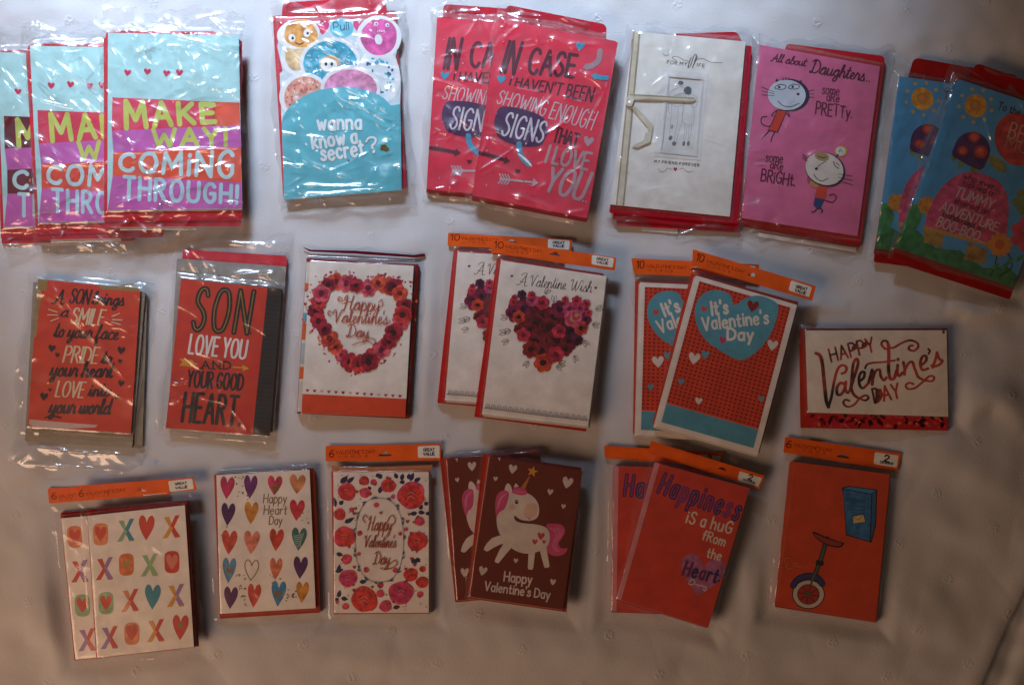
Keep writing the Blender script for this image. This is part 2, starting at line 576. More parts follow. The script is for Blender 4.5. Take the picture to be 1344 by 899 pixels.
        def ridge(x0, y0, x1, y1, A, w):
            dx, dy = x1 - x0, y1 - y0
            Ln = math.hypot(dx, dy) + 1e-6
            al = ((zx - x0) * dx + (zy - y0) * dy) / Ln
            pe = (-(zx - x0) * dy + (zy - y0) * dx) / Ln
            pe = pe + 1.5 * np.sin(al / Ln * 5 + A * 9000)
            win = np.clip(np.minimum(al, Ln - al) / (0.25 * Ln), 0, 1)
            win = win * win * (3 - 2 * win)
            brk = 1 + 0.16 * np.sin(al / (3.2 + 500 * A) + x0) + 0.10 * np.sin(al / 7.0 + y0)
            return A * np.exp(-np.abs(pe) / w) * win * brk
        for _ in range(int(creases * (2.4 if mat_name == 'bag' else 1))):
            c = lerp_quad(q, r.random(), r.random())
            a = math.radians(r.choice(angles) + r.uniform(-16, 16))
            Ln = r.uniform(12, 75) * (1.6 if r.random() < 0.2 else 0.8)
            A = amp * r.uniform(0.4, 1.2)
            k = r.choice((1.0, 1.0, 2.2, 3.0))
            A *= 1 + 0.35 * (k - 1)
            cr = np.maximum(cr, ridge(c[0] - math.cos(a) * Ln / 2, c[1] - math.sin(a) * Ln / 2, c[0] + math.cos(a) * Ln / 2, c[1] + math.sin(a) * Ln / 2, A, k * wid * r.uniform(0.5, 1.25)))
        for (x0, y0, x1, y1, A, w) in fans:
            cr = np.maximum(cr, ridge(x0 / self.s, y0 / self.s, x1 / self.s, y1 / self.s, A * (1.5 if mat_name == 'bag' else 1), w * (1.6 if mat_name == 'bag' else 1)))
        hgt = hgt + cr
        if crumple:
            fac = np.zeros(len(Z))
            for k in range(7):
                t_ = r.uniform(0, math.pi); wl = r.uniform(7, 24)
                ph = (zx * math.cos(t_) + zy * math.sin(t_)) / wl + 0.9 * np.sin((zx * math.sin(t_) - zy * math.cos(t_)) / (wl * r.uniform(1.5, 3)) + k) + r.uniform(0, 9)
                tri = np.abs((ph % 2) - 1)
                fac += tri * wl / 26
            for (x, y, rad, A) in crumple:
                rr = np.hypot(zx - x / self.s, zy - y / self.s) / (rad / self.s)
                hgt = hgt + 0.8 * A * np.exp(-rr ** 2) * fac / 2.2
        m = self.part(name)
        m.smooth = True
        W_ = self.W(Z, hgt)
        nx, ny = n
        fs = [(j * nx + i, (j + 1) * nx + i, (j + 1) * nx + i + 1, j * nx + i + 1) for j in range(ny - 1) for i in range(nx - 1)]
        m.add(W_, fs, mat_name)
        return m

    def finish(self):
        root = bpy.data.objects.new(self.name, None)
        root.empty_display_size = 0.02
        COL.objects.link(root)
        root.location = self.loc
        root.rotation_euler = (0, 0, self.ang)
        root['label'] = self.label
        root['category'] = 'card pack'
        if self.group:
            root['group'] = self.group
        for p in self.parts:
            if p.n:
                p.build(p.parent.obj if p.parent else root)
        return root


def grow(q, l, t=None, r=None, b=None):
    """quad moved outwards along its own axes: left, top, right, bottom (zone units)."""
    t = l if t is None else t; r = l if r is None else r; b = l if b is None else b
    q = [np.array(p, float) for p in q]
    ex = q[1] - q[0]; ex /= np.hypot(*ex)
    ey = q[3] - q[0]; ey /= np.hypot(*ey)
    return [q[0] - ex * l - ey * t, q[1] + ex * r - ey * t, q[2] + ex * r + ey * b, q[3] - ex * l + ey * b]


def shift(q, dx, dy):
    return [np.array(p, float) + (dx, dy) for p in q]


def uvq(q, u0, v0, u1, v1):
    return [lerp_quad(q, u, v) for u, v in ((u0, v0), (u1, v0), (u1, v1), (u0, v1))]
# ------------------------------------------------------------------ shared builders
def card(p, q, top, side='#e9e6e2', under=0, step=(2, 2), h0=None, round_r=0, side_under=None, sub=None):
    """top card plus the edges of the cards lying under it"""
    h0 = p.h * 0.5 if h0 is None else h0
    t = (p.h - h0) / (under + 1)
    for i in range(under):
        c = p.part('greeting_card')
        k = under - i
        j = p.rng.uniform(-0.6, 0.6)
        p.prism(c, shift(q, step[0] * k + j, step[1] * k - j), h0 + t * i, h0 + t * (i + 0.8), sub or side, side_under or side)
    m = p.part('greeting_card')
    pts = rounded(q, round_r) if round_r else q
    p.prism(m, pts, h0 + t * under, p.h, top, side)
    return m


def envelope(p, q, h0, h1, col, flap=None, r=8, words=None):
    e = p.part('envelope')
    p.prism(e, rounded(q, r), h0, h1, col)
    if flap is not None:
        f = p.part('flap', e)
        p.prism(f, rounded(flap, 22, which=(1, 2)), h0 + 2e-4, h1 - 2e-4, col)
    if words:
        s, x0, y0, x1, y1, h, w, c = words
        l = p.part('lettering', e)
        H, K = p.h, p.k
        p.h, p.k = h1, 0
        p.text(l, s, x0, y0, x1, y1, h, w, c)
        p.h, p.k = H, K
    return e


def header(p, q, stick, num, numbox, textbox, sub, lines, hole, lit_fold=None, hh=0.0030):
    """folded cardboard hanging strip with a slot, a count, a name and a corner label"""
    m = p.part('header_card')
    hx, hy, hw, hz = hole
    ang = math.atan2(q[1][1] - q[0][1], q[1][0] - q[0][0])
    c, s = math.cos(ang), math.sin(ang)
    slot = [(-1, .45), (-.75, .05), (-.45, -.05), (-.25, -.5), (.25, -.5), (.45, -.05), (.75, .05), (1, .45)]
    hole_pts = [(hx + (x * hw) * c - (y * hz) * s, hy + (x * hw) * s + (y * hz) * c) for x, y in slot]
    p.prism(m, rounded(q, 5), 0.0022, hh, '#e8601f', '#e8601f', holes=[hole_pts])
    H, K = p.h, p.k
    p.h, p.k = hh, 0
    l = p.part('lettering', m)
    x0, y0, x1, y1, h = numbox
    p.text(l, num, x0, y0, x1, y1, h, h * 0.15, '#7a1d0c')
    x0, y0, x1, y1, h = textbox
    p.text(l, "VALENTINE'S DAY", x0, y0, x1, y1, h, h * 0.13, '#8f2410')
    if sub:
        x0, y0, x1, y1, h = sub
        p.text(l, "CARDS", x0, y0, x1, y1, h, h * 0.15, '#a83214', sp=60)
    st = p.part('corner_label', m)
    p.fill(st, rounded(stick, 7, which=(0, 1, 3)), '#e8e4da')
    sl = st
    for (t, x0, y0, x1, y1, h, w) in lines:
        p.text(sl, t, x0, y0, x1, y1, h, w, '#1d1a18')
    if lit_fold is not None:
        p.fill(m, lit_fold, '#f06420')  # brighter orange paints the folded part as catching more light
    p.h, p.k = H, K
    return m


def sleeve(p, q, inner, top=None, creases=14, amp=0.0006, seed=0, n=(60, 80), fans=(), noise=0.00025):
    return p.film('clear_sleeve', q, inner, top or p.h, 'sleeve', n=n, creases=creases, amp=amp, wid=1.6, noise=noise, edge=7, seed=seed, fans=fans)


# ================================================================== ROW ONE
# ---- "Make way" packs, three fanned out
def make_way(label, q1, base, seed, foil, foil2):
    Q = [(398, 122), (880, 132), (893, 770), (396, 776)]
    p = Pack('wrapped_greeting_cards', label, (0, 0, 2.809), Q, q1, h=0.0052, base=base, group='make way greeting card packs', seed=seed)
    envelope(p, [(386, 148), (893, 152), (889, 834), (385, 838)], 0.0006, 0.0020, '#c4122c:env')
    envelope(p, [(382, 140), (886, 146), (893, 812), (384, 818)], 0.0021, 0.0032, '#c8142f:env',
             flap=[(386, 150), (394, 114), (798, 117), (806, 150)])
    s = p.part('insert_sheet')
    p.prism(s, [(440, 826), (720, 824), (722, 847), (442, 850)], 0.0004, 0.0006, '#e8e6e4')
    m = card(p, Q, '#b4e2e2', '#d9dde0', under=1, step=(1, 6))
    F, O = foil, foil2
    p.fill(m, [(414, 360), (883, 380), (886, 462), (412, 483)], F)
    p.fill(m, [(660, 370.5), (883, 380), (886, 462), (640, 473)], O)  # orange right part paints in the foil's changing reflection
    p.fill(m, [(412, 483), (886, 462), (888, 543), (418, 562)], '#c860b2')
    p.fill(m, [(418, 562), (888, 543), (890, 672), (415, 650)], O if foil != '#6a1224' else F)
    p.fill(m, [(415, 650), (890, 672), (892.5, 769), (397, 775)], '#cb5fb2')
    l = p.part('lettering', m)
    p.text(l, "MAKE", 466, 474, 792, 449, 100, 19, '#c4cf5c', h1=62, sp=34)
    p.text(l, "WAY!", 566, 541, 834, 536, 62, 16, '#c4cf5c', sp=28)
    p.text(l, "COMiNG", 440, 628, 856, 656, 58, 15, '#bfe0e2', h1=98, sp=32)
    p.text(l, "THROUGH!", 456, 734, 874, 750, 82, 14, '#b7dbe4', h1=64, sp=36)
    hp = p.part('heart_print', m)
    for x, y in ((470, 270), (543, 266), (614, 272), (661, 270)):
        p.fill(hp, heart(x, y, 26, 24, 6), '#cf2350')
    p.film('plastic_bag', [(374, 34), (897, 36), (906, 884), (378, 888)], Q, p.h, 'bag', n=(130, 190), creases=46, amp=0.0021, wid=1.7, noise=0.0005, seed=3,
           crumple=[(820, 80, 90, .0034), (850, 160, 70, .0026), (540, 700, 150, .0030), (840, 600, 110, .0026), (440, 500, 90, .0026), (520, 240, 140, .0022), (720, 260, 130, .0020), (400, 850, 90, .003), (700, 860, 120, .003), (430, 70, 90, .003)],
           fans=[(400, 160, 520, 330, .0022, 1.6), (470, 150, 640, 330, .0022, 1.5), (560, 140, 760, 350, .002, 1.6), (640, 150, 880, 400, .002, 1.6),
                 (380, 440, 520, 560, .0028, 2.0), (500, 550, 880, 560, .0026, 2.2), (440, 740, 880, 590, .0026, 2.4), (400, 770, 640, 690, .0028, 2.5),
                 (760, 60, 880, 150, .0025, 1.6), (380, 560, 430, 780, .002, 1.6), (390, 110, 690, 100, .002, 1.6)])
    return p.finish()


make_way("leftmost make-way card pack, cut by the photo edge, tucked under another", [(-12, 194), (470, 204), (496, 826), (14, 838)], 0.0, 11, '#6a1224', '#741c22')  # darker band colours paint in foil reflecting the dark room
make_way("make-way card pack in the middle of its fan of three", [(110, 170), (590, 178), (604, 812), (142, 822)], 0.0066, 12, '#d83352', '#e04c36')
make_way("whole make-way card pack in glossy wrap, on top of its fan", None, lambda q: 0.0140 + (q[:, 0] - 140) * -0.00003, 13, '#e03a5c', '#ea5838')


# ---- donut "wanna know a secret?" pack
def secret():
    Q = [(90, 100), (570, 80), (580, 778), (102, 814)]
    p = Pack('wrapped_greeting_cards', "turquoise card pack asking wanna know a secret, with donuts peeking out", (340, 0, 3.1), Q, h=0.006, seed=21)
    envelope(p, [(56, 66), (556, 44), (600, 768), (98, 800)], 0.0006, 0.0026, '#c2122f:env',
             flap=[(92, 72), (96, 12), (508, -14), (520, 52)], words=("Yummy", 108, 44, 186, 40, 18, 2.6, '#6d0c20'))
    b = p.part('greeting_card')
    p.prism(b, [(90, 118), (120, 84), (200, 82), (240, 96), (295, 88), (330, 74), (380, 82), (420, 84), (490, 66), (560, 100), (572, 160), (556, 230),
                (578, 320), (574, 420), (582, 772), (104, 806), (92, 500), (84, 300), (96, 290), (74, 190)], 0.0030, 0.0040, '#cfdde2', '#e6e8ea')
    H = p.h
    p.h = 0.0040
    d = p.part('donut_print', b)
    p.fill(d, ellipse(336, 116, 48, 40), '#6cc3d4')
    p.fill(d, heart(258, 116, 56, 56), '#dc3f7c')
    p.fill(d, heart(408, 112, 50, 56), '#dc3f7c')
    p.text(d, "Pull", 305, 128, 366, 122, 34, 4, '#1d5a78')
    p.fill(d, ellipse(150, 228, 62, 78, 0), '#eef0f2')
    p.fill(d, ellipse(152, 225, 46, 66, 0), '#efc08a:mottle')
    p.fill(d, ellipse(160, 140, 88, 60, -8), '#eef0f2')
    p.fill(d, ellipse(170, 138, 68, 58, -6, wob=.06, seed=2), '#e8a04c:mottle')
    for x, y in ((134, 156), (195, 136)):
        p.fill(d, ellipse(x, y, 14, 16), '#f2f0ea'); p.fill(d, ellipse(x + 3, y + 1, 5, 6), '#22201e')
    p.stroke(d, [(148, 176), (166, 182), (182, 174)], 5, '#5c2a14')
    p.fill(d, ellipse(490, 306, 84, 116, -8), '#eef0f2')
    p.fill(d, ellipse(488, 306, 66, 92, -8), '#dfe8ec')
    r = random.Random(3)
    for i in range(34):
        a = r.uniform(0, 6.28); k = r.uniform(.45, .95)
        x, y = 488 + 62 * k * math.cos(a), 306 + 84 * k * math.sin(a)
        p.fill(d, ellipse(x, y, r.uniform(4, 11), r.uniform(3, 7), r.uniform(0, 180), n=9), r.choice(['#28a4bd', '#2bb0c6', '#2a5f86']))
    p.fill(d, ellipse(488, 152, 92, 88, 6), '#eef0f2')
    p.fill(d, ellipse(488, 152, 75, 74, 6, wob=.03, seed=5), '#df5ba6:mottle')
    p.fill(d, ellipse(486, 162, 15, 21, -12), '#eef0f2')
    for x in (476, 522):
        p.fill(d, ellipse(x, 98 + (x - 476) * .12, 8, 8), '#f5f2f2'); p.fill(d, ellipse(x + 1, 99 + (x - 476) * .12, 3.5, 4), '#222')if False else p.fill(d, ellipse(x + 1, 99 + (x - 476) * .12, 3.5, 4), '#222222')
    p.stroke(d, [(478, 120), (490, 134), (508, 132), (516, 122)], 3, '#5c1238')
    for i in range(5):
        p.stroke(d, [(483 + i * 7, 124), (484 + i * 7, 133)], 2.4, '#f5f2f2', smooth=False)
    p.fill(d, ellipse(288, 252, 124, 98, -4), '#eef0f2')
    p.fill(d, ellipse(288, 252, 108, 86, -4, wob=.03, seed=8), '#35a9c4:mottle')
    p.fill(d, ellipse(288, 262, 44, 34), '#d0a878'); p.fill(d, ellipse(284, 266, 34, 26), '#eef0f2')
    for x in (272, 296):
        p.fill(d, ellipse(x, 262, 6, 8), '#2a2a30')
    for i in range(40):
        a = r.uniform(0, 6.28); k = r.uniform(.5, .95)
        p.fill(d, ellipse(288 + 105 * k * math.cos(a), 250 + 83 * k * math.sin(a), 5, 2, r.uniform(0, 180), n=7), r.choice(['#d7eef0', '#f0b0c8', '#1f7f9c']))
    p.fill(d, ellipse(184, 394, 102, 98, 0), '#eef0f2')
    p.fill(d, ellipse(188, 398, 86, 86, 0), '#e9a48c:mottle')
    for i in range(46):
        a = r.uniform(2.6, 5.6); k = r.uniform(.3, .95)
        p.fill(d, ellipse(188 + 84 * k * math.cos(a), 398 + 84 * k * math.sin(a), 6, 2.4, r.uniform(0, 180), n=7), r.choice(['#e03a52', '#f6ead8', '#e8637c', '#c22a3a']))
    p.fill(d, ellipse(372, 360, 122, 94, 0), '#eef0f2')
    p.fill(d, ellipse(372, 362, 108, 78, 0), '#e690b8:mottle')
    p.h = H
    m = p.part('card_pocket')
    arc = [(92, 500), (104, 462), (140, 420), (190, 388), (250, 366), (330, 355), (400, 360), (460, 376), (504, 398), (536, 430), (575, 424)]
    p.prism(m, np.vstack([catmull(arc[:10], 4), [(575, 424), (580, 774), (102, 814)]]), 0.0042, p.h, '#5fbccb', '#bfe0e6')
    l = p.part('lettering', m)
    p.text(l, "wanna", 240, 530, 416, 524, 58, 11, '#eef4f5', sp=26, jit=3)
    p.text(l, "know a", 220, 606, 400, 580, 58, 11, '#eef4f5', sp=26, jit=3)
    p.text(l, "secret", 256, 655, 428, 630, 62, 11, '#eef4f5', sp=26, jit=3)
    p.text(l, "?", 448, 625, 486, 616, 62, 9, '#eef4f5')
    g = p.part('glitter_print', m)
    p.fill(g, ellipse(510, 602, 16, 13, 20, wob=.25, seed=4), '#94742c:gold')
    g = p.part('glitter_print', m)
    p.fill(g, ellipse(365, 654, 5, 4), '#46362a')
    p.film('plastic_bag', [(38, 18), (588, -24), (636, 838), (78, 872)], Q, p.h, 'bag', n=(130, 190), creases=44, amp=0.0020, wid=1.6, seed=2,
           crumple=[(512, 390, 62, .0036), (500, 66, 80, .0032), (530, 712, 70, .0028), (150, 320, 90, .0028), (300, 70, 120, .0022), (330, 345, 110, .0024), (180, 790, 110, .0026), (470, 790, 110, .003), (440, 560, 100, .0016), (600, 560, 60, .002), (110, 110, 60, .003)],
           fans=[(75, 190, 230, 300, .0024, 1.4), (130, 150, 540, 330, .0024, 1.4), (240, 300, 480, 250, .0026, 1.6), (260, 340, 560, 520, .0026, 1.7),
                 (330, 340, 560, 480, .0022, 1.5), (100, 800, 580, 770, .0026, 2.2), (120, 760, 560, 752, .002, 1.8), (540, 330, 600, 600, .002, 1.6),
                 (100, 60, 500, 40, .002, 1.5), (230, 720, 480, 610, .0016, 1.4)])
    return p.finish()


secret()


# ---- "In case I haven't been showing enough signs" packs, two
def in_case(label, q1, base, seed):
    Q = [(345, 72), (812, 168), (692, 860), (240, 770)]
    p = Pack('wrapped_greeting_cards', label, (540, 0, 2.997), Q, q1, h=0.0062, base=base, group='in case greeting card packs', seed=seed)
    envelope(p, [(352, 80), (806, 172), (690, 876), (236, 790)], 0.0006, 0.0020, '#a80f26:env')
    envelope(p, [(349, 70), (808, 164), (694, 868), (238, 780)], 0.0021, 0.0034, '#b5122a:env',
             flap=[(366, 84), (374, 20), (768, 98), (766, 160)], words=("Love", 384, 52, 436, 60, 18, 2.6, '#5c0818'))
    s = p.part('insert_sheet')
    p.prism(s, [(330, 806), (640, 866), (636, 884), (326, 826)], 0.0004, 0.0006, '#e8e2e4')
    m = card(p, Q, '#e8304e', '#b81c34', under=1, step=(-1, 4), sub='#b81c30')
    l = p.part('lettering', m)
    DK, GR = '#5a0f2e', '#c9b3b8:gold'
    p.text(l, "IN", 352, 284, 402, 292, 124, 14, DK, h1=126, slant=.12, sp=26)
    p.text(l, "CASE", 456, 290, 636, 304, 100, 14, DK, h1=86, slant=.12, sp=24)
    p.text(l, "I HAVEN'T BEEN", 386, 334, 706, 402, 30, 7, DK, h1=58, slant=.08, sp=26)
    p.text(l, "SHOWING ENOUGH", 334, 406, 706, 512, 52, 5.2, '#d9b9c0', h1=76, slant=.1, sp=26)
    b = p.part('bubble_print', m)
    p.fill(b, catmull([(325, 486), (336, 440), (360, 420), (430, 428), (500, 452), (526, 476), (530, 506), (540, 520), (528, 540), (508, 572), (450, 578), (380, 562), (340, 538), (332, 508), (325, 486)], 5), '#4a2456')
    p.text(l, "SIGNS", 352, 532, 512, 562, 92, 8, '#d8ced8', h1=82, slant=.12, sp=24)
    p.text(l, "THAT", 554, 558, 652, 574, 60, 8.5, DK, h1=44, slant=.1)
    p.text(l, "I LOVE", 526, 638, 690, 668, 66, 11, '#b99ba4', h1=66, slant=.12)
    p.text(l, "YOU", 522, 748, 668, 788, 92, 14, '#b99ba4', h1=112, slant=.12, sp=26)
    p.text(l, "...", 660, 790, 686, 797, 100, 5, '#b99ba4', sp=30)
    a = m
    TL = '#3f9fc0'
    p.fill(a, heart(663, 184, 34, 34, 12), TL)
    p.fill(a, heart(353, 314, 34, 32, 8), TL)
    p.fill(a, heart(696, 558, 40, 40, 12), '#b99ba4')
    p.fill(a, heart(418, 675, 20, 18, 10), DK)

    def arrow(pts, w, c, hd):
        a = p.part('arrow_print', m)
        p.stroke(a, pts, w, c)
        e, f = np.array(pts[-1], float), np.array(pts[-2], float)
        d = (e - f) / np.hypot(*(e - f)); n = np.array([-d[1], d[0]])
        p.fill(a, [e + d * hd, e + n * hd * .75, e - n * hd * .75], c)
        return a
    arrow([(742, 202), (736, 238), (714, 258), (692, 264)], 22, '#a98c96', 20)
    arrow([(768, 308), (745, 306), (726, 302)], 19, TL, 20)
    arrow([(424, 568), (426, 600), (440, 626), (460, 644)], 22, TL, 20)
    arrow([(270, 602), (320, 616), (366, 630)], 14, DK, 22)
    a = arrow([(350, 704), (420, 712), (478, 718)], 8, '#c9b3b8', 22)
    for k in range(4):
        x, y = 356 + k * 11, 704 + k * 1.4
        p.stroke(a, [(x, y), (x - 10, y - 20)], 5, '#c9b3b8', smooth=False)
        p.stroke(a, [(x, y), (x - 14, y + 18)], 5, '#c9b3b8', smooth=False)
    a = m
    r = random.Random(9)
    for i in range(26):
        x, y = lerp_quad(Q, r.uniform(.06, .94), r.uniform(.05, .95))
        p.fill(a, ellipse(x, y, r.uniform(2, 4.5), r.uniform(2, 4.5), n=8), r.choice(['#d8a2ae', '#d8a2ae', DK]))
    p.film('plastic_bag', [(330, 16), (834, 128), (716, 904), (212, 812)], Q, p.h, 'bag', n=(120, 180), creases=30, amp=0.0017, wid=1.5, seed=5,
           crumple=[(400, 40, 90, .0032), (640, 80, 110, .0026), (330, 300, 50, .0018), (270, 640, 50, .0018), (420, 850, 120, .0028), (620, 880, 90, .0028), (780, 260, 60, .0016)],
           fans=[(330, 100, 230, 790, .0026, 2.2), (812, 200, 720, 700, .0018, 1.5), (370, 60, 620, 60, .002, 1.5), (560, 60, 720, 110, .002, 1.5),
                 (240, 790, 480, 850, .002, 1.8), (700, 500, 780, 300, .0015, 1.4)])
    return p.finish()


in_case("red in-case card pack half hidden by its twin in front", [(102, 70), (567, 108), (515, 790), (60, 745)], 0.0, 31)
in_case("whole red in-case card pack overlapping its twin, slightly askew", None, 0.0074, 32)


# ---- cream "For my wife" pack with a ribbon
def wife():
    Q = [(125, 65), (565, 105), (503, 793), (32, 745)]
    p = Pack('wrapped_greeting_cards', "cream for-my-wife card pack tied with taupe ribbon, red envelopes below", (790, 20, 2.997), Q, h=0.0075, seed=41)
    R = '#b3122a:env'
    envelope(p, [(118, 92), (580, 130), (544, 856), (56, 828)], 0.0006, 0.0022, R)
    envelope(p, [(126, 84), (584, 126), (536, 838), (42, 806)], 0.0023, 0.0038, R)
    envelope(p, [(130, 78), (590, 122), (530, 822), (28, 778)], 0.0039, 0.0052, R, flap=[(276, 96), (284, 74), (534, 66), (552, 108)])
    s = p.part('insert_sheet')
    p.prism(s, [(160, 830), (300, 842), (298, 860), (158, 848)], 0.0003, 0.0006, '#e8e4e0')
    m = card(p, Q, '#efebe3', '#d9d4ca', h0=0.0054)
    f = p.part('embossed_frame', m)
    O = [(238, 214), (420, 230), (388, 572), (206, 555)]
    I = [(266, 243), (391, 254), (366, 545), (236, 532)]
    p.prism(f, O, p.h, p.h + 0.0003, '#e8e6e3', '#d2d0ce', holes=[I])
    I2 = [(258, 234), (402, 247), (374, 556), (226, 541)]
    p.prism(f, I2, p.h + 0.0003, p.h + 0.0008, '#dfdddb', '#c9c7c5', holes=[I])
    p.fill(m, I, '#e0dfdc')
    c = p.part('couple_print', m)
    K = '#8e9093'
    p.fill(c, ellipse(310, 268, 11, 9, 5), '#4a4a50')
    p.fill(c, ellipse(310, 276, 8, 9), '#cbc6c0'); p.fill(c, ellipse(310, 268, 11, 7, 5), '#4a4a50')
    p.fill(c, ellipse(338, 298, 15, 17, 10, wob=.1, seed=1), '#5c6872')
    p.stroke(c, [(302, 286), (280, 296), (268, 308), (264, 340), (262, 372), (268, 390)], 1.3, K)
    p.stroke(c, [(318, 286), (330, 292), (326, 330), (322, 356)], 1.3, K)
    p.stroke(c, [(274, 352), (296, 360), (322, 356)], 1.3, K)
    p.stroke(c, [(274, 352), (272, 400), (268, 450), (266, 490)], 1.3, K)
    p.stroke(c, [(300, 362), (298, 420), (288, 470), (284, 510)], 1.2, K)
    p.stroke(c, [(318, 360), (314, 420), (296, 480), (292, 508)], 1.2, K)
    p.stroke(c, [(270, 330), (286, 318), (320, 308), (344, 318)], 1.2, K)
    p.stroke(c, [(352, 312), (372, 324), (374, 352), (362, 366), (346, 350)], 1.2, K)
    p.stroke(c, [(328, 318), (324, 356), (318, 420), (358, 432), (362, 380), (356, 356)], 1.2, K)
    for x in (326, 344):
        p.stroke(c, [(x, 424), (x - 2, 460), (x - 6, 498)], 1.2, K)
        p.stroke(c, [(x + 10, 428), (x + 6, 466), (x - 2, 500)], 1.2, K)
        p.fill(c, ellipse(x - 4, 506, 6, 10, 10), '#7c7e82')
    p.fill(c, ellipse(270, 484, 7, 10, 30), '#77797d'); p.fill(c, ellipse(284, 506, 8, 9, 10), '#77797d')
    p.fill(c, ellipse(276, 440, 5, 9, 10), '#a0a2a4')
    l = p.part('lettering', m)
    G = '#4c4a4c'
    p.text(l, "FOR MY", 256, 192, 334, 200, 13, 2.2, G, sp=40)
    p.stroke(l, [(338, 206), (346, 180), (352, 168)], 3.4, G)
    p.stroke(l, [(340, 208), (350, 196), (358, 172), (366, 156), (372, 160), (364, 186), (356, 208)], 3.2, G, con=.3)
    p.stroke(l, [(356, 208), (366, 188), (376, 164)], 2.4, G)
    p.text(l, "IFE", 374, 203, 402, 207, 13, 2.2, G, sp=40)
    p.stroke(l, [(372, 176), (395, 172), (430, 186), (474, 188)], 1.8, G)
    p.stroke(l, [(346, 184), (320, 176), (296, 164), (276, 168), (292, 180)], 1.8, G)
    p.stroke(l, [(240, 150), (250, 160), (262, 158)], 1.4, G)
    l = p.part('lettering', m)
    p.text(l, "MY FRIEND FOREVER", 206, 580, 382, 596, 10, 1.9, G, sp=44)
    p.fill(l, heart(289, 607, 15, 15, 5), '#b5202a')
    for sx in (-1, 1):
        p.stroke(l, [(289 + sx * 14, 608), (289 + sx * 30, 602), (289 + sx * 40, 612), (289 + sx * 56, 618), (289 + sx * 68, 608 + sx * 4)], 1.6, '#8c8a88')
    rb = p.part('ribbon', m)
    C = '#d8ceb6:ribbon'
    p.prism(rb, [(124, 66), (150, 68), (86, 750), (56, 746)], p.h + .0001, p.h + .0005, C)
    p.prism(rb, [(108, 310), (366, 324), (370, 333), (352, 343), (108, 334)], p.h + .0006, p.h + .0013, C)
    p.prism(rb, [(104, 352), (126, 352), (202, 434), (196, 466), (180, 464), (178, 440)], p.h + .0006, p.h + .0011, C)
    p.prism(rb, [(172, 462), (198, 466), (190, 500), (140, 522), (116, 516), (164, 492)], p.h + .0010, p.h + .0014, C)
    p.prism(rb, ellipse(110, 338, 15, 22, 10), p.h + .0014, p.h + .0026, C)
    H, K_ = p.h, p.k
    for q in ([(126, 70), (58, 744)], [(148, 70), (84, 748)]):
        p.h, p.k = H + .0005, 0
        p.stroke(rb, q, 6, '#a89a7c', smooth=False)
    for q in ([(110, 314), (360, 328)], [(110, 331), (352, 340)]):
        p.h, p.k = H + .0013, 0
        p.stroke(rb, q, 5, '#a89a7c', smooth=False)
    p.h, p.k = H, K_
    p.film('plastic_bag', [(96, 36), (622, 62), (556, 892), (8, 836)], Q, p.h + .001, 'bag', n=(110, 170), creases=26, amp=0.0015, wid=1.4, seed=6,
           crumple=[(140, 90, 60, .0026), (120, 540, 60, .002), (100, 820, 90, .0026), (460, 860, 90, .0024), (300, 180, 90, .0014), (590, 500, 50, .002), (450, 450, 60, .0012)],
           fans=[(150, 330, 320, 180, .0014, 1.3), (60, 560, 120, 580, .002, 1.5), (40, 780, 540, 850, .002, 1.6), (130, 80, 260, 60, .0018, 1.4), (560, 300, 600, 560, .0015, 1.4)])
    return p.finish()


wife()


